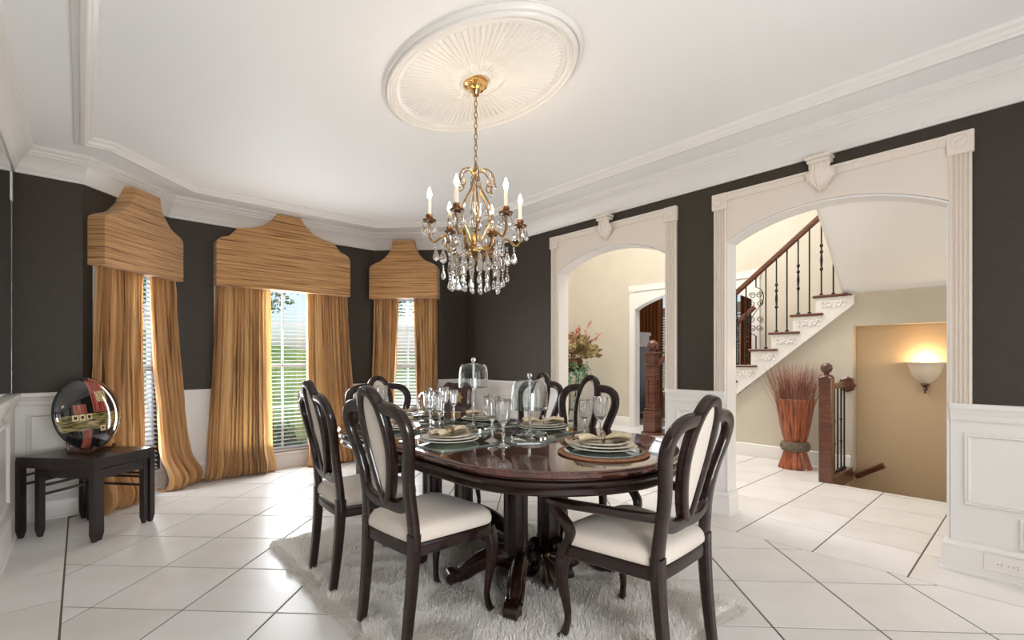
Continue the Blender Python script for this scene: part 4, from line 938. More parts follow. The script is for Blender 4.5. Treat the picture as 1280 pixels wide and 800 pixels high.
for i in range(6):
    a = radians(12+60*i)+TH; R = .262
    mb = MB(); mb.tube(armpt(a, spline([(.04, .02), (.09, -.005), (.14, .035), (.17, .085), (.20, .075), (.235, .05), (.26, .075), (R, .11), (R, .14)], 6)), .0065, 8, hint=(-sin(a), cos(a), 0))
    mb.tube(armpt(a, spline([(.135, .0), (.165, .025), (.16, .055), (.14, .05), (.145, .035)], 5)), .0045, 6, hint=(-sin(a), cos(a), 0)); ar_ = mb.build('arm', M['antique'], ch)
    c = (R*cos(a), R*sin(a), .165); obj('candle_cup', cum, ch, c); cs = obj('candle_sleeve', cdm, ch, (c[0], c[1], c[2]+.035)); obj('bulb', flm, cs, (0, 0, .089))
    l = bpy.data.lights.new('bulb_light', 'POINT'); l.energy = 3.0; l.color = (1, .76, .48); l.shadow_soft_size = .02; lo = bpy.data.objects.new('bulb_light', l); COL.objects.link(lo); lo.parent = ch; lo.location = (c[0], c[1], .165+.16)
    for j in range(5):
        b = a+2*pi*j/5; x, y = c[0]+.036*cos(b), c[1]+.036*sin(b); obj('crystal_bead', bead, ch, (x, y, .155)); obj('crystal_drop', pear, ch, (x, y, .147), scale=1.25)
    # leaf ornament with pendant half way out
    x, y = .225*cos(a), .225*sin(a); obj('crystal_bead', bead, ch, (x, y, .035)); obj('crystal_bead', bead, ch, (x, y, .020)); obj('crystal_pendant', bigd, ch, (x, y, .012))
    # upper scrolls
    a2 = a+pi/6
    mb = MB(); mb.tube(armpt(a2, spline([(.012, .455), (.05, .475), (.095, .45), (.115, .40), (.10, .365), (.075, .38), (.085, .405)], 5)), .0042, 6, hint=(-sin(a2), cos(a2), 0)); mb.tube(armpt(a2, spline([(.012, .43), (.035, .36), (.085, .27), (.10, .19), (.06, .12), (.03, .06)], 6)), .0048, 6, hint=(-sin(a2), cos(a2), 0)); mb.build('scroll', M['antique'], ch)
    for (r, zz, mm) in ((.115, .395, pear), (.05, .468, bead), (.095, .45, pear), (.10, .22, bigd), (.085, .28, pear), (.16, .06, bigd)):
        obj('crystal_drop', mm, ch, (r*cos(a2), r*sin(a2), zz))
for i in range(18):                       # strings of beads and prisms from the ring
    a = 2*pi*i/18; x, y = .135*cos(a), .135*sin(a); n = rg.choice((2, 3, 4))
    obj('crystal_bead', bead, ch, (x, y, -.012)); obj('crystal_prism', prism_, ch, (x, y, -.022))
    for j in range(n): obj('crystal_bead', bead, ch, (x, y, -.106-.015*j))
    obj('crystal_drop', pear, ch, (x, y, -.112-.015*n), scale=rg.uniform(.9, 1.15))
for i in range(12):                       # shorter strings further out, hung from the arms
    a = radians(12+30*i)+TH; r = .185 if i % 2 == 0 else .165; zz = .045 if i % 2 == 0 else .0; x, y = r*cos(a), r*sin(a)
    for j in range(2): obj('crystal_bead', bead, ch, (x, y, zz-.008-.015*j))
    obj('crystal_prism' if i % 2 else 'crystal_pendant', prism_ if i % 2 else bigd, ch, (x, y, zz-.034), scale=1.15)
    for j in range(2): obj('crystal_bead', bead, ch, (x, y, zz-.128-.015*j))
    obj('crystal_drop', pear, ch, (x, y, zz-.150), scale=1.1)
for i in range(10):
    a = 2*pi*i/10; x, y = .075*cos(a), .075*sin(a); obj('crystal_pendant', bigd, ch, (x, y, -.03))
    for j in range(4): obj('crystal_bead', bead, ch, (x, y, -.108-.015*j))
    obj('crystal_drop', pear, ch, (x, y, -.17))
mb = MB()
for a0 in np.linspace(0, 2*pi, 18, endpoint=False): mb.tube([(.135*cos(a0), .135*sin(a0), 0), (.135*cos(a0), .135*sin(a0), -.17)], .0007, 4, hint=(1, 0, 0))
for a0 in np.linspace(0, 2*pi, 10, endpoint=False): mb.tube([(.05*cos(a0), .05*sin(a0), 0), (.075*cos(a0), .075*sin(a0), -.03), (.075*cos(a0), .075*sin(a0), -.18)], .0007, 4, hint=(1, 0, 0))
mb.build('hanging_wires', M['antique'], ch)

# ------------------------------------------------------------------ rug
RX0, RX1, RY0, RY1 = .86, 2.40, .93, 3.34
def in_rug(x, y):
    e = .045*noise.noise(Vector((x*3.1, y*3.1, 4)))+.03*noise.noise(Vector((x*9, y*9, 1)))
    dx = min(x-RX0, RX1-x); dy = min(y-RY0, RY1-y); c = .10
    if dx < c and dy < c: d = c-sqrt((c-dx)**2+(c-dy)**2)
    else: d = min(dx, dy)
    return d+e-.02
rug = thing('sheepskin_rug', 'shaggy cream faux fur rug under the dining table', 'rug', (0, 0, 0))
mb = MB(); nx, ny = 60, 92; P = []; idx = {}; F = []
for j in range(ny):
    for i in range(nx):
        x = lerp(RX0-.03, RX1+.03, i/(nx-1)); y = lerp(RY0-.03, RY1+.03, j/(ny-1))
        d = in_rug(x, y)
        if d > .0: idx[i, j] = len(P); P.append((x, y, .003+.018*smooth01(d/.06)+.006*noise.noise(Vector((x*12, y*12, 0)))*smooth01(d/.06)))
for j in range(ny-1):
    for i in range(nx-1):
        q = [idx.get(t) for t in ((i, j), (i+1, j), (i+1, j+1), (i, j+1))]
        if None not in q: F.append(tuple(q))
mb.add(P, F); mb.build('backing', M['fur'], rug, smooth=60)
N = 90000; V = np.zeros((N, 5, 3)); k = 0
while k < N:
    x = rng.uniform(RX0-.02, RX1+.02); y = rng.uniform(RY0-.02, RY1+.02); d = in_rug(x, y)
    if d < 0: continue
    a = 5*noise.noise(Vector((x*4, y*4, 7)))+rng.normal(0, .55); ln = rng.uniform(.020, .042); le = .45+.9*noise.noise(Vector((x*5, y*5, 2)))**2+rng.uniform(0, .5)
    if d < .05: 
        # edge fibres lean outwards
        cx, cy = (x-(RX0+RX1)/2)/(RX1-RX0), (y-(RY0+RY1)/2)/(RY1-RY0); a = math.atan2(cy if abs(cy) > abs(cx) else 0, cx if abs(cx) >= abs(cy) else 0)+rng.normal(0, .5); le = 1.2
    dx, dy = cos(a), sin(a); w = rng.uniform(.0014, .0026); z0 = .004+.014*smooth01(d/.06)
    hz = ln*cos(le*.8); hx = ln*sin(le*.8); px, py = -dy*w, dx*w
    V[k, 0] = (x-px, y-py, z0); V[k, 1] = (x+px, y+py, z0)
    V[k, 2] = (x+dx*hx*.45-px*.8, y+dy*hx*.45-py*.8, z0+hz*.62); V[k, 3] = (x+dx*hx*.45+px*.8, y+dy*hx*.45+py*.8, z0+hz*.62)
    V[k, 4] = (x+dx*hx, y+dy*hx, max(.004, z0+hz*.85)); k += 1
me = bpy.data.meshes.new('pile'); base = np.arange(N)[:, None]*5
lv = np.concatenate([base+np.array([0, 1, 3]), base+np.array([0, 3, 2]), base+np.array([2, 3, 4])], axis=1).reshape(-1)
me.vertices.add(N*5); me.vertices.foreach_set('co', V.reshape(-1)); me.loops.add(len(lv)); me.loops.foreach_set('vertex_index', lv.astype(np.int32))
me.polygons.add(N*3); me.polygons.foreach_set('loop_start', np.arange(0, len(lv), 3, dtype=np.int32)); me.update(); me.validate(); me.materials.append(M['fur'])
pl = obj('pile', me, rug); pl['kind'] = 'stuff'

# ------------------------------------------------------------------ dining table
TX, TY, TH_, TWD = 1.815, 2.25, 1.17, .63     # centre, half length, half width
def tab_outline(off=0., n=96):
    pts = []; a_ = TWD+off; st_ = TH_-.60; b_ = .60+off
    q = n//4
    for i in range(n):
        t = 2*pi*(i+.5)/n; pts.append((a_*cos(t), b_*sin(t)+math.copysign(st_, sin(t))))
    return pts
dt = thing('dining_table', 'long oval mahogany dining table on carved double column pedestals', 'table', (TX, TY, .025))
ZTB = .765-.025
def ring_stack(rows, n=96, cap_top=True, cap_bot=True):
    mb = MB(); P = []; F = []
    for off, z in rows: P += [(x, y, z) for x, y in tab_outline(off, n)]
    for j in range(len(rows)-1):
        for i in range(n): k = (i+1) % n; F.append((j*n+i, j*n+k, (j+1)*n+k, (j+1)*n+i))
    if cap_bot: F.append(tuple(range(n))[::-1])
    if cap_top: F.append(tuple((len(rows)-1)*n+i for i in range(n)))
    mb.add(P, F); return mb
ring_stack([(-.03, ZTB-.034), (-.008, ZTB-.032), (0, ZTB-.026), (.002, ZTB-.018), (-.004, ZTB-.012), (-.002, ZTB-.006), (-.008, ZTB-.001), (-.014, ZTB)]).build('tabletop', M['mahog'], dt, smooth=30)
ring_stack([(-.05, ZTB-.105), (-.022, ZTB-.103), (-.016, ZTB-.095), (-.022, ZTB-.086), (-.026, ZTB-.078), (-.012, ZTB-.068), (-.006, ZTB-.056), (-.012, ZTB-.048), (-.03, ZTB-.043), (-.03, ZTB-.034)]).build('apron', M['wood'], dt, smooth=30)
def pedestal(yc, sgn):
    for x in (-.125, .125):
        mb = MB(); w = .045; pr = []
        for (ex, ey, tx, ty) in ((-1, -1, 1, 0), (1, -1, 0, 1), (1, 1, -1, 0), (-1, 1, 0, -1)):
            for (t, d) in ((0, 0), (.18, 0), (.26, .16), (.5, .22), (.74, .16), (.82, 0)): pr.append((ex*w+tx*2*w*t-(-ty)*0+(-ey if tx else 0)*0+(0 if tx else -ex*d*w), ey*w+ty*2*w*t+(0 if ty else -ey*d*w)))
        mb.prism(pr, .11, ZTB-.10, lambda a, b, t: (x+a, yc+b, t)); mb.bbox(x-.055, x+.055, yc-.055, yc+.055, .10, .14, .006); mb.bbox(x-.055, x+.055, yc-.055, yc+.055, ZTB-.14, ZTB-.10, .006); mb.build('column', M['wood'], dt, smooth=25)
    mb = MB(); mb.bbox(-.20, .20, yc-.07, yc+.07, .05, .125, .02); mb.build('base_block', M['wood'], dt, smooth=0)
    # carved acanthus fan in the middle, both faces
    for fy in (-1, 1):
        def fan(u, v):
            a = (u-.5)*pi*1.1; r = .015+.15*v*(1-.12*abs(sin(u*pi*7)))
            p = .075+.055*sin(v*pi*.62)+.020*abs(cos(u*pi*7.0))*(.3+v)
            return (r*sin(a)*.95, yc+fy*(p+.05*v), max(.004, .15-r*cos(a)*.95))
        mb = MB(); mb.grid(fan, 57, 14); mb.build('acanthus_carving', M['wood'], dt, smooth=50, fix=False)
        mb = MB(); mb.lathe([(.0001, .016), (.012, .012), (.017, 0), (.012, -.004)], 14, fr=lambda x, y, z: (x, yc+fy*(.105+z), .15+y)); mb.build('boss', M['antique'], dt)
        for sx in (-1, 1): 
            mb = MB(); pts = []
            for i in range(25): t = i/24; a = pi/2*fy*0+sx*(1.6*2*pi*t); q = .045*(1-.8*t); pts.append((sx*.10+sx*q*cos(a*sx), yc+fy*.095, .115+q*sin(a)))
            mb.tube(pts, [.014*(1-.5*i/24) for i in range(25)], 8, hint=(0, 1, 0)); mb.build('scroll_carving', M['wood'], dt)
    for sx in (-1, 1):
        for sy in (-1, 1):
            pts = spline([(sx*.12, yc+sy*.04, .13), (sx*.18, yc+sy*.09, .14), (sx*.26, yc+sy*.155, .10), (sx*.32, yc+sy*.205, .045), (sx*.365, yc+sy*.24, .034)], 6)
            n = len(pts); mb = MB(); mb.tube(pts, [(lerp(.050, .030, i/(n-1)), lerp(.07, .030, i/(n-1))) for i in range(n)], 12, hint=(0, 0, 1))
            for w in (-1, 1):
                o_ = Vector((-sy*.02*w*sx*sx, sx*.024*w, .018)); mb.tube([Vector(p)+o_ for p in pts[2:-3]], [.014]*len(pts[2:-3]), 8)
            e = Vector(pts[-1]); mb.tube([e+Vector((-.014*sx*0-.035*sy*.35, .035*sx*.9, 0)), e-Vector((-.035*sy*.35, .035*sx*.9, 0))], (.034, .034), 14, hint=(0, 0, 1)); mb.build('scroll_foot', M['wood'], dt, smooth=40)
pedestal(-.40, -1); pedestal(.40, 1)
mb = MB(); mb.tube([(-.01, -.36, .125), (-.01, .36, .125)], (.035, .03), 8, q=4); mb.build('stretcher', M['wood'], dt)

# ------------------------------------------------------------------ chairs
def yback(z): t = (z-.44)/.63; return -.205-.035*t-.085*t*t
def chair(name, label, cat, arms, group):
    t = thing(name, label, cat, (0, 0, 0), 0, group)
    B = lambda x, z, d=0: (x, yback(z)+d, z)
    # seat rail and upholstered seat
    half = [(0, .225), (.10, .224), (.175, .218), (.214, .198), (.228, .165), (.222, .08), (.205, -.06), (.19, -.17), (.178, -.212), (.10, -.222), (0, -.224)]
    half = spline(half, 4); outl = half+[(-x, y) for x, y in half[-2:0:-1]]; n = len(outl)
    def stack(rows):
        mb = MB(); P = []; F = []
        for s, z in rows: P += [(x*s, y*s, z) for x, y in outl]
        for j in range(len(rows)-1):
            for i in range(n): k = (i+1) % n; F.append((j*n+i, j*n+k, (j+1)*n+k, (j+1)*n+i))
        F += [tuple(range(n))[::-1], tuple((len(rows)-1)*n+i for i in range(n))]; mb.add(P, F); return mb
    stack([(.965, .365), (1.0, .372), (1.005, .405), (.99, .420), (.97, .424)]).build('seat_rail', M['wood'], t, smooth=40)
    stack([(.965, .420), (1.0, .428), (1.008, .445), (.985, .468), (.92, .484), (.80, .493), (.60, .4985), (.35, .501), (.1, .502)]).build('seat', M['seat'], t, smooth=60)
    for s in (-1, 1):
        # rear leg and stile in one sweep, then the shoulder loop running into the oval
        pts = [(s*.170, -.242, .0), (s*.171, -.230, .10), (s*.174, -.216, .24), (s*.176, -.208, .36), (s*.176, -.205, .46)]
        mb = MB(); sp = spline(pts, 5); m = len(sp); mb.tube(sp, [(lerp(.019, .026, i/(m-1)), lerp(.019, .026, i/(m-1))) for i in range(m)], 8, hint=(0, 1, 0), q=4); mb.build('rear_leg', M['wood'], t)
        up = [(s*.176, .40), (s*.176, .50), (s*.170, .575), (s*.170, .65), (s*.186, .735), (s*.212, .81), (s*.228, .868), (s*.224, .915), (s*.202, .950), (s*.165, .971), (s*.122, .978), (s*.080, .980), (s*.055, .985)]
        sp = spline(up, 5); m = len(sp); mb = MB(); mb.tube([B(x, z) for x, z in sp], [(.027, .019)]*m, 12, hint=(0, 1, .25), q=3.6); mb.build('stile', M['wood'], t)
        # cabriole front leg
        fp = spline([(s*.195, .195, .40), (s*.206, .208, .33), (s*.207, .212, .26), (s*.198, .200, .17), (s*.192, .192, .09), (s*.197, .200, .03), (s*.203, .212, .0)], 5); m = len(fp)
        rad = spline([(.029,), (.027,), (.023,), (.017,), (.013,), (.014,), (.019,)], 5); mb = MB(); mb.tube(fp, [r[0] for r in rad], 10, hint=(0, 1, 0), q=3); mb.build('front_leg', M['wood'], t)
        if arms:
            ap = spline([B(s*.165, .605, .01), (s*.215, -.10, .610), (s*.255, .03, .615), (s*.268, .12, .612), (s*.265, .20, .608), (s*.250, .235, .592)], 6); m = len(ap)
            mb = MB(); mb.tube(ap, [(.019+.008*sin(i/(m-1)*pi), .017) for i in range(m)], 10, hint=(0, 0, 1), q=3); a_ = mb.build('arm', M['wood'], t)
            sp = spline([(s*.258, .215, .600), (s*.252, .195, .56), (s*.240, .150, .51), (s*.232, .145, .46), (s*.226, .175, .41), (s*.212, .20, .36)], 6); mb = MB(); mb.tube(sp, [(.018, .022)]*len(sp), 10, hint=(1, 0, 0), q=3); mb.build('arm_support', M['wood'], a_)
    ov = []
    for i in range(48):
        a = 2*pi*i/48; c, s = cos(a), sin(a); z = .808+.240*s; w = .080+.014*s-.022*max(0, -s)**1.2; ov.append((w*math.copysign(abs(c)**.9, c), z))
    mb = MB(); mb.tube([B(x, z) for x, z in ov], (.021, .022), 12, hint=(0, 1, .25), closed=True, q=3.6); bf = mb.build('oval_frame', M['wood'], t)
    for nm, d0, d1 in (('back_cushion', .004, .020), ('back_cushion', -.004, -.012)):
        mb = MB(); P = []; F = []; rows = [(.86, d0), (.80, d1*.75), (.66, d1*.95), (.40, d1), (.05, d1)]
        for s, d in rows: P += [B(x*s, .808+(z-.808)*(.5+.5*s if s > .5 else s), d) for x, z in ov]
        for j in range(len(rows)-1):
            for i in range(48): k = (i+1) % 48; F.append((j*48+i, j*48+k, (j+1)*48+k, (j+1)*48+i))
        F.append(tuple((len(rows)-1)*48+i for i in range(48))); mb.add(P, F); mb.build(nm, M['seat'], t, smooth=60)
    lb = spline([(-.172, .625), (-.150, .585), (-.10, .560), (-.05, .556), (0, .558), (.05, .556), (.10, .560), (.150, .585), (.172, .625)], 4); mb = MB(); mb.tube([B(x, z) for x, z in lb], (.028, .017), 12, hint=(0, 1, .25), q=3.6); mb.build('lower_rail', M['wood'], t)
    return t
GRP = 'oval back dining chairs round the table'
c0 = chair('dining_chair', 'dark wood dining chair without arms, set beside the tablecloth-free corner', 'chair', False, GRP)
RZ = .024
c0.location = (1.20, 1.915, RZ); c0.rotation_euler = (0, 0, -pi/2); c0['label'] = 'armless cream seated chair on the window side, next to the armchair with its back to the staircase arch'
c0.rotation_euler.z = radians(-85); c1 = dup(c0, (1.20, 2.57, RZ), radians(-93)); c2 = dup(c0, (2.30, 2.09, RZ), pi/2); c3 = dup(c0, (2.47, 2.72, RZ), pi/2)
c0['label'] = 'armless dark wood chair facing the arches, beside the plate setting with paired goblets'
c1['label'] = 'armless dark wood chair facing the arches, standing nearest the wide bay window'
c2['label'] = 'armless dark wood chair with its back to the pier between the arches'
c3['label'] = 'armless dark wood chair with its back to the arch of the flower stand'
a0 = chair('armchair', 'dark wood armchair with cream seat at the round woven placemat', 'chair', True, GRP)
a0.location = (1.755, 1.165, RZ); a0.rotation_euler = (0, 0, radians(2.5)); a0.scale = (1.11, 1.02, .975)
a1 = dup(a0, (1.80, 3.33, RZ), pi, 'dark wood armchair at the bay window end of the table')

# ------------------------------------------------------------------ table setting
ZTOP = .766
def rounded_rect(w, h, r, n=6):
    out = []
    for cx, cy, a0 in ((w-r, h-r, 0), (-w+r, h-r, 90), (-w+r, -h+r, 180), (w-r, -h+r, 270)):
        for i in range(n+1): a = radians(a0+90*i/n); out.append((cx+r*cos(a), cy+r*sin(a)))
    return out
def mat_square(x, y, label, w=.20, h=.205, rz=0):
    mb = MB(); mb.prism(rounded_rect(w, h, .012), 0, .006, lambda a, b, t: (a, b, t)); mb.cur = 1; mb.prism(rounded_rect(w-.012, h-.012, .008), .006, .0066, lambda a, b, t: (a, b, t))
    o = mb.build('mirror_placemat', [M['greenglass'], M['mirror']], smooth=0); o.location = (x, y, ZTOP); o.rotation_euler = (0, 0, rz); return tag(o, label, 'placemat', 'mirrored glass placemats on the dining table')
def plate_prof(r, h, rim): return [(.0001, .003), (r*.55, .003), (r*.60, .004), (r*.68, h*.55), (r*.75, h*.72), (r-.003, h), (r, h-.002), (r-.002, h-.005), (r*.74, h*.52-.002), (r*.60, 0), (r*.56, -.0), (.0001, .0)]
def lath(name, prof, m, n=48): mb = MB(); mb.lathe(prof, n); return mb.mesh(name, m, smooth=40)
P_CH = lath('charger_plate', plate_prof(.156, .020, 0), M['charger'], 56); P_DN = lath('dinner_plate', plate_prof(.143, .019, 0), M['plate'], 56); P_SL = lath('salad_plate', plate_prof(.108, .015, 0), M['plate'], 48)
def napkin_mesh():
    def fn(u, v):           # bow tied napkin: two fans through a ring
        x = (u-.5)*2; ax = abs(x); wv = .020+.055*smooth01(ax*1.35)*(1-.25*ax); y = (v-.5)*2*wv
        z = .012+.022*smooth01(ax*1.6)*(1-.5*ax)+.008*cos(v*pi*5)*smooth01(ax*1.5)-.014*(2*v-1)**2*smooth01(ax)
        return (x*.125, y, max(.0, z))
    mb = MB(); mb.grid(fn, 41, 21)
    mb.grid(lambda u, v: (lambda p: (p[0]*.97, p[1]*.97, max(0., p[2]*.25)))(fn(u, v)), 41, 21); return mb.mesh('napkin', M['napkin'], smooth=70, fix=False)
NAP = napkin_mesh(); mb = MB(); mb.tube([(0, .024*cos(a), .018+.020*sin(a)) for a in [2*pi*i/20 for i in range(20)]], (.010, .003), 8, hint=(1, 0, 0), closed=True)
for i in range(8): a = 2*pi*i/8; mb.lathe([(.0001, .006), (.006, 0), (.0001, -.006)], 6, (0, .026*cos(a), .018+.022*sin(a)))
RNG = mb.mesh('napkin_ring', M['ring'])
def setting(x, y, z, where, rz, charger=True):
    k = 'place settings on the dining table'
    zz = z
    if charger: o = obj('charger_plate', P_CH, None, (x, y, zz)); tag(o, 'sage charger under the plates '+where, 'plate', 'charger plates'); zz += .0125
    o = obj('dinner_plate', P_DN, None, (x, y, zz)); tag(o, 'large cream dinner plate '+where, 'plate', 'dinner plates'); zz += .012
    o = obj('salad_plate', P_SL, None, (x, y, zz)); tag(o, 'small cream salad plate on the stack '+where, 'plate', 'salad plates'); zz += .010
    o = obj('napkin', NAP, None, (x, y, zz+.005), (0, 0, rz)); tag(o, 'beige linen napkin drawn through a ring '+where, 'napkin', 'linen napkins')
    o = obj('napkin_ring', RNG, None, (x, y, zz+.003), (0, 0, rz)); tag(o, 'jewelled napkin ring '+where, 'napkin ring', 'napkin rings')
WH = {'L1': 'by the paired goblets, facing the pier', 'L2': 'on the window side, seen past a chair back', 'R1': 'on the side of the pier between the arches', 'R2': 'on the side of the flower stand arch', 'N': 'on the round woven placemat', 'F': 'at the bay window end'}
mat_square(1.435, 2.065, 'square mirrored placemat beside the paired goblets'); mat_square(1.435, 2.66, 'square mirrored placemat on the window side, behind a chair back')
mat_square(2.11, 2.06, 'square mirrored placemat on the side of the pier'); mat_square(2.11, 2.64, 'square mirrored placemat on the side of the flower stand arch'); mat_square(1.80, 3.18, 'square mirrored placemat at the bay window end of the table', .2, .17)
setting(1.43, 2.08, ZTOP+.0075, WH['L1'], .35); setting(1.43, 2.66, ZTOP+.0075, WH['L2'], .2); setting(2.11, 2.06, ZTOP+.0075, WH['R1'], -.6); setting(2.11, 2.64, ZTOP+.0075, WH['R2'], -.6); setting(1.80, 3.19, ZTOP+.0075, WH['F'], -.4)
mb = MB(); mb.lathe([(.0001, 0), (.205, 0), (.208, .003), (.205, .006), (.0001, .006)], 64)
for r in [.03+.0125*i for i in range(15)]: mb.tube([(r*cos(a), r*sin(a), .006) for a in [2*pi*i/64 for i in range(64)]], (.006, .0035), 6, closed=True)
o = mb.build('woven_placemat', M['woven']); NX, NY = 1.80, 1.37; o.location = (NX, NY, ZTOP); tag(o, 'round brown woven placemat at the armchair end of the table', 'placemat')
mb = MB(); mb.lathe([(.0001, 0), (.180, 0), (.183, .003), (.180, .006), (.0001, .006)], 64); mb.cur = 1; mb.lathe([(.171, .0061), (.0001, .0062)], 64); o = mb.build('glass_charger', [M['greenglass'], M['mirror']]); o.location = (NX, NY, ZTOP+.0105); tag(o, 'round mirrored glass charger on the woven placemat', 'charger')
setting(NX, NY, ZTOP+.0185, WH['N'], -.55)
# goblets
def goblet(h, rb, kind):
    cut = lambda a, j: 1+(.05*cos(a*10) if 13 <= j <= 20 else 0)
    out = [(.0001, 0), (.036, 0), (.037, .003), (.022, .008), (.008, .015), (.0055, .03), (.006, h*.22), (.011, h*.27), (.006, h*.31), (.0055, h*.42), (.010, h*.46)]
    bowl = [(rb*.45, h*.50), (rb*.72, h*.56), (rb*.86, h*.64), (rb*.92, h*.72), (rb*.90, h*.82), (rb*.95, h*.92), (rb, h*.995), (rb-.001, h)]
    inn = [(rb-.0025, h*.99), (rb*.90-.002, h*.90), (rb*.86-.002, h*.78), (rb*.80, h*.66), (rb*.6, h*.57), (.0001, h*.53)]
    mb = MB(); mb.lathe(out+bowl+inn, 40, mod=lambda a, j: 1+(.035*cos(a*10) if 11 <= j <= 16 else 0)); return mb.mesh('goblet', M['crystal'], smooth=25)
G1 = goblet(.235, .042, 0); G2 = goblet(.215, .034, 1)
GB = [(1.600, 1.935, G1, 'cut crystal goblet at the corner of the mirrored placemat facing the pier'), (1.560, 1.80, G1, 'cut crystal goblet standing on the bare table before the round dome'),
      (2.035, 1.672, G2, 'slim crystal flute behind the round woven placemat'), (2.045, 1.575, G1, 'wide crystal goblet behind the round woven placemat'),
      (1.615, 2.56, G1, 'crystal goblet in front of the lowest dome'), (1.625, 2.47, G2, 'slim crystal flute in front of the lowest dome'), (1.93, 2.88, G1, 'crystal goblet behind the lowest dome'), (1.97, 2.81, G2, 'slim crystal flute behind the lowest dome'),
      (1.93, 2.33, G2, 'slim crystal flute between the two tall domes'), (1.60, 3.36, G2, 'slim crystal flute at the bay window end'), (1.70, 3.36, G1, 'crystal goblet at the bay window end')]
for x, y, me, lb in GB: tag(obj('goblet', me, None, (x, y, ZTOP+(.007 if lb.endswith('pier') else .0005))), lb, 'glass', 'crystal goblets')
# three glass domes on rods, heights descending
def dome(x, y, ztop, dr, dh, base, label):
    t = thing('glass_dome', label, 'cloche', (x, y, ZTOP+.0085), 0, 'glass domes down the table centre'); H = ztop-ZTOP-.0085
    mb = MB(); mb.lathe([(.0001, 0), (base, 0), (base+.001, .004), (base, .026), (base-.004, .029), (base-.006, .026), (base-.008, .012), (.03, .012), (.012, .024), (.006, .05), (.0055, H*.55), (.0052, H-dh*.2), (.0001, H-.045)], 40); mb.build('stand', M['glass'], t)
    hh = H-.032; z0 = hh-dh; pr = [(dr*1.02, z0), (dr, z0+.006), (dr*.985, z0+dh*.55), (dr*.93, z0+dh*.78), (dr*.78, z0+dh*.93), (dr*.5, z0+dh*.985), (.012, hh)]
    mb = MB(); mb.lathe(pr+[(.008, hh-.003)]+[(r-.003, z-.003) for r, z in pr[::-1][1:-1]]+[(dr-.003, z0), (dr*1.02, z0)], 44); d = mb.build('dome', M['thin'], t)
    mb = MB(); mb.lathe([(.007, hh-.002), (.006, hh+.004)]+[(.014*sin(a), hh+.018-.015*cos(a)) for a in [.5+i*(pi-.5)/8 for i in range(9)]], 18); mb.build('knob', M['glass'], d)
def tray(x, y, label, r=.15):
    mb = MB(); mb.prism([(r*1.15*cos(a), r*.92*sin(a)) for a in [2*pi*i/8+pi/8 for i in range(8)]], 0, .007, lambda a, b, t: (a, b, t)); o = mb.build('glass_tray', M['greenglass'], smooth=0); o.location = (x, y, ZTOP+.0005); o.rotation_euler = (0, 0, .1); tag(o, label, 'tray', 'green glass trays under the domes')
for (x, y, zt_, dr, dh, bs, lb, tl) in ((1.775, 2.325, 1.212, .089, .150, .092, 'tallest glass dome on a long rod', 'green glass tray under the tallest dome'), (1.80, 1.86, 1.128, .100, .165, .098, 'wide glass dome on a rod standing nearest the woven placemat', 'green glass tray under the wide dome nearest the woven placemat'), (1.79, 2.83, 1.01, .090, .15, .092, 'lowest glass dome, standing towards the bay window', 'green glass tray under the lowest dome')):
    tray(x, y, tl); dome(x, y, zt_, dr, dh, bs, lb)

# ------------------------------------------------------------------ side tables with ornaments
def leg_table(name, label, loc, rz, hx, hy, h, group, lw=.0195, apron=.075, stretch=True, top=True):
    t = thing(name, label, 'side table', loc, rz, group)
    mb = MB(); mb.bbox(-hx, hx, -hy, hy, h-.022, h, .003); mb.build('tabletop', M['espresso'], t, smooth=0)
    mb = MB(); i = lw*.8
    for s in (-1, 1):
        mb.box(-hx+.01, hx-.01, s*(hy-.012)-.009, s*(hy-.012)+.009, h-.022-apron, h-.022); mb.box(s*(hx-.012)-.009, s*(hx-.012)+.009, -hy+.01, hy-.01, h-.022-apron, h-.022)
    mb.build('apron', M['espresso'], t, smooth=0)
    for sx in (-1, 1):
        for sy in (-1, 1):
            mb = MB(); x, y = sx*(hx-lw), sy*(hy-lw); P = [(x-lw, y-lw), (x+lw, y-lw), (x+lw, y+lw), (x-lw, y+lw)]
            V = [(a, b, z) for z in (h-.022, .05) for a, b in P]+[(x+(a-x)*.55, y+(b-y)*.55, 0) for a, b in P]; mb.add(V, [(0, 1, 2, 3), (8, 9, 10, 11)]+[(j*4+k, j*4+(k+1) % 4, j*4+4+(k+1) % 4, j*4+4+k) for j in (0, 1) for k in range(4)]); mb.build('leg', M['espresso'], t, smooth=0)
    if stretch:
        for z in (h-.13, h-.19):
            mb = MB(); mb.box(-hx+lw, hx-lw, hy-lw-.008, hy-lw+.008, z-.008, z+.008); mb.build('stretcher', M['espresso'], t, smooth=0)
            mb = MB(); mb.box(-hx+lw-.008, -hx+lw+.008, -hy+lw, hy-lw, z-.008, z+.008); mb.build('stretcher', M['espresso'], t, smooth=0)
    return t
RZT = math.atan2(-.408, .35)
cx, cy = (-.296+.378)/2+.0, (4.586+4.428)/2+.01
leg_table('side_table', 'larger dark brown side table holding the round disc vase', (cx, cy, 0), RZT, .30, .228, .548, 'nested dark side tables', apron=.05)
nx_, ny_ = R2*.0, 0
leg_table('nested_table', 'smaller dark brown table nested under the disc vase table', (cx+.028, cy-.033, 0), RZT, .245, .186, .472, 'nested dark side tables', .0185, .045)
leg_table('side_table', 'dark brown side table in the corner beside the bay, holding the carved plate', (3.31, 4.62, 0), radians(45), .27, .22, .545, 'nested dark side tables')
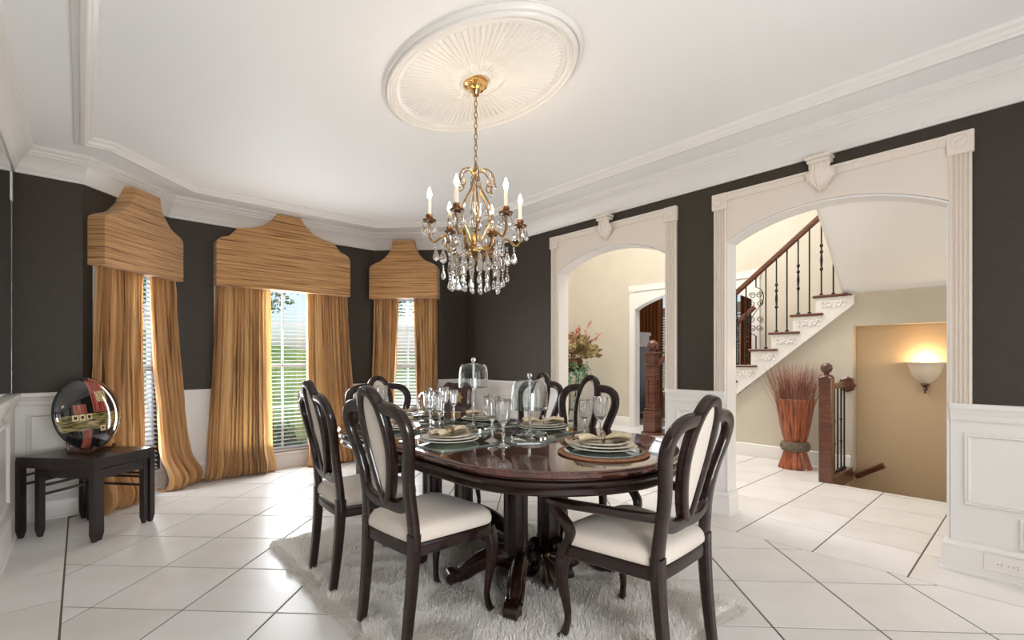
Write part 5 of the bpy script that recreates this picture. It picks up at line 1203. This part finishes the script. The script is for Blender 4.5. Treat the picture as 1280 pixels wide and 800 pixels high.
# disc vase: lens shaped vessel on an easel
def disc_material():
    m = mat('lacquer_disc_pattern', (.01, .01, .01), .08, coat=1, coat_rough=.03); b = bsdf(m)
    tc = nd(m, 'ShaderNodeTexCoord'); sp = nd(m, 'ShaderNodeSeparateXYZ'); lk(m, tc.outputs['Object'], sp.inputs[0]); X, Z = sp.outputs[0], sp.outputs[2]
    def mth(op, a, b_=None, c=None):
        n = nd(m, 'ShaderNodeMath', operation=op)
        for i, v in enumerate((a, b_, c)):
            if v is None: continue
            if isinstance(v, (int, float)): n.inputs[i].default_value = v
            else: lk(m, v, n.inputs[i])
        return n.outputs[0]
    def rect(x0, x1, z0, z1): return mth('MULTIPLY', mth('MULTIPLY', mth('GREATER_THAN', X, x0), mth('LESS_THAN', X, x1)), mth('MULTIPLY', mth('GREATER_THAN', Z, z0), mth('LESS_THAN', Z, z1)))
    cur = None
    def layer(mask, col):
        nonlocal cur
        mx = nd(m, 'ShaderNodeMix', data_type='RGBA'); lk(m, mask, mx.inputs[0])
        if cur is None: mx.inputs[6].default_value = (.008, .008, .009, 1)
        else: lk(m, cur, mx.inputs[6])
        if isinstance(col, tuple): mx.inputs[7].default_value = (*col, 1)
        else: lk(m, col, mx.inputs[7])
        cur = mx.outputs[2]
    def streak(sc, c1, c2):
        mp = nd(m, 'ShaderNodeMapping'); mp.inputs['Scale'].default_value = sc; lk(m, tc.outputs['Object'], mp.inputs[0]); n = nd(m, 'ShaderNodeTexNoise'); n.inputs['Scale'].default_value = 1; lk(m, mp.outputs[0], n.inputs['Vector'])
        r = nd(m, 'ShaderNodeValToRGB'); r.color_ramp.elements[0].position = .4; r.color_ramp.elements[1].position = .6; r.color_ramp.elements[0].color = (*c1, 1); r.color_ramp.elements[1].color = (*c2, 1); lk(m, n.outputs[0], r.inputs[0]); return r.outputs[0]
    red = streak((160, 1, 6), (.16, .03, .02), (.45, .12, .09)); gold = streak((14, 1, 130), (.05, .045, .015), (.38, .30, .12))
    layer(rect(-.30, .30, -.115, -.005), gold)
    layer(rect(-.02, .10, .0, .30), red); layer(rect(-.15, -.065, -.0, .065), red)
    layer(rect(-.10, -.04, -.26, -.115), red)
    dots = streak((90, 1, 90), (.25, .18, .07), (.72, .60, .36)); layer(rect(.015, .10, .075, .15), dots)
    cream = (.74, .60, .36); dk = (.03, .02, .015)
    for x in (-.145, -.10, -.055): layer(rect(x-.019, x+.019, -.045, -.005), cream); layer(rect(x-.010, x+.010, -.035, -.015), dk)
    layer(rect(.02, .062, -.135, -.095), cream); layer(rect(.031, .051, -.124, -.106), (.3, .1, .04))
    lk(m, cur, b.inputs['Base Color']); return m
M['disc'] = disc_material()
dv = thing('disc_vase', 'round black lacquer disc vase with red and gold squares pattern', 'vase', (cx+.0, cy+.02, .549+.268))
dv.rotation_euler = (radians(-9), 0, radians(44))
R_ = .25; prof = [(.0001, -.060), (.07, -.058), (.15, -.048), (.21, -.030), (.243, -.012), (R_, 0), (.243, .012), (.21, .030), (.15, .048), (.07, .058), (.0001, .060)]
mb = MB(); mb.lathe(prof, 64, fr=lambda x, y, z: (x, z, y)); mb.build('body', M['disc'], dv, smooth=60)
mb = MB(); mb.lathe([(.027, 0), (.032, .012), (.026, .014), (.02, 0)], 20, (0, 0, .24)); mb.build('mouth', M['dark'], dv)
mb = MB(); mb.tube([(R_*cos(a)*1.0, 0, R_*sin(a)) for a in [2*pi*i/64 for i in range(64)]], (.004, .007), 8, hint=(0, 1, 0), closed=True); mb.build('rim', M['dark'], dv)
es = thing('plate_easel', 'small red brown wooden easel holding the disc vase', 'stand', (cx, cy+.02, .549), radians(44))
for s in (-1, 1):
    mb = MB(); mb.tube(spline([(s*.075, -.12, .045), (s*.075, -.11, .018), (s*.075, -.06, .012), (s*.07, .05, .012), (s*.06, .10, .012)], 5), (.009, .012), 8, q=3, hint=(1, 0, 0)); mb.tube([(s*.075, -.085, .0), (s*.075, -.08, .02)], .008, 6, hint=(1, 0, 0)); mb.tube([(s*.06, .085, .0), (s*.055, .115, .16)], (.008, .010), 8, hint=(1, 0, 0)); mb.build('side_arm', M['stair'], es)
mb = MB(); mb.tube([(-.072, .03, .014), (.072, .03, .014)], .008, 8, hint=(0, 0, 1)); mb.build('cross_bar', M['stair'], es)
# carved brown plate with a golden leaf in the far corner
M['carved'] = noisy(mat('carved_brown_lacquer', rough=.3, coat=.5), (.020, .008, .006), (.07, .022, .015), (12, 12, 12)); M['goldleaf'] = noisy(mat('golden_leaf', rough=.4), (.22, .11, .03), (.50, .30, .10), (30, 30, 30))
cp = thing('carved_plate', 'dark brown scalloped display plate with a golden leaf centre', 'plate', (3.30, 4.64, .548+.20)); cp.rotation_euler = (radians(-14), 0, radians(-45))
def sqp(u, v):
    a = 2*pi*u; r = .19*v*(1+.13*cos(4*(a-pi/4))*v**2+.02*cos(12*a)*v**3); return (r*cos(a), -.035*v**2.2+.006*sin(v*12)*(v > .5), r*sin(a))
mb = MB(); mb.grid(sqp, 72, 16, wrap=True); mb.grid(lambda u, v: (lambda p: (p[0], p[1]+.008, p[2]))(sqp(u, v)), 72, 16, wrap=True); mb.build('body', M['carved'], cp, smooth=50, fix=False)
mb = MB(); mb.tube([(.092*cos(a), -.012, .092*sin(a)) for a in [2*pi*i/40 for i in range(40)]], .007, 8, hint=(0, 1, 0), closed=True); mb.build('inner_ring', M['carved'], cp)
for k in range(7):
    a = 2*pi*k/7; mb = MB(); d = Vector((cos(a), 0, sin(a))); s = Vector((-sin(a), 0, cos(a))); mb.add([tuple(d*.008+Vector((0, -.008, 0))), tuple(d*.045+s*.024+Vector((0, -.016, 0))), tuple(d*.080+Vector((0, -.012, 0))), tuple(d*.045-s*.024+Vector((0, -.016, 0))), tuple(d*.045+Vector((0, -.022, 0)))], [(0, 1, 4), (1, 2, 4), (2, 3, 4), (3, 0, 4)]); mb.build('leaf', M['goldleaf'], cp, smooth=0)
e2 = thing('plate_easel', 'small dark easel holding the scalloped brown plate', 'stand', (3.30, 4.64, .546), radians(-45))
for s in (-1, 1):
    mb = MB(); mb.tube(spline([(s*.06, -.09, .04), (s*.06, -.085, .014), (s*.06, -.03, .009), (s*.055, .10, .009)], 5), .008, 8, hint=(1, 0, 0)); mb.tube([(s*.055, .09, .008), (s*.05, .035, .16)], .007, 6, hint=(1, 0, 0)); mb.build('side_arm', M['carved'], e2)
mb = MB(); mb.tube([(-.06, .0, .010), (.06, .0, .010)], .006, 6); mb.build('cross_bar', M['carved'], e2)

# ------------------------------------------------------------------ wall mirror, outlet
mi = thing('wall_mirror', 'tall frameless mirror panel on the dark wall above the chair rail', 'mirror', (XL, 3.2, .953))
mb = MB(); mb.box(.001, .007, -1.6, 1.66, 0, 1.605); mb.build('glass', M['mirror'], mi, smooth=0)
mb = MB(); mb.bbox(.0, .010, 1.66, 1.68, 0, 1.61, .002); mb.build('edge_strip', M['greenglass'], mi, smooth=0)
mb = MB(); mb.bbox(.0, .012, 1.62, 1.69, 1.36, 1.56, .002); mb.build('clip', M['plastic'], mi, smooth=0)
ou = thing('electrical_outlet', 'ivory double electrical outlet set sideways in the baseboard', 'outlet', (XR-.038, .13, .095))
mb = MB(); mb.bbox(-.006, 0, -.095, .095, -.045, .045, .002); mb.build('cover_plate', M['plastic'], ou, smooth=0)
for y in (-.03, .03):
    mb = MB(); mb.lathe([(.022, 0), (.022, .003), (.0001, .003)], 20, fr=lambda a, b, c: (-.006-c, y+a*1.0, b*.8)); s_o = mb.build('socket', M['plastic'], ou)
    for dy, dz, h_ in ((-.004, .006, .003), (.006, -.006, .003)):
        mb = MB(); mb.box(-.0098, -.0088, y-.008, y-.001, dz-.0012, dz+.0012); mb.build('slot', M['dark'], s_o, smooth=0)
    mb = MB(); mb.lathe([(.0026, 0), (.0026, .001)], 8, fr=lambda a, b, c: (-.009-c, y+.010+a, b)); mb.build('ground_hole', M['dark'], s_o)
mb = MB(); mb.lathe([(.003, 0), (.003, .001), (.0001, .0015)], 10, fr=lambda a, b, c: (-.006-c, a, b)); mb.build('screw', M['ring'], ou)
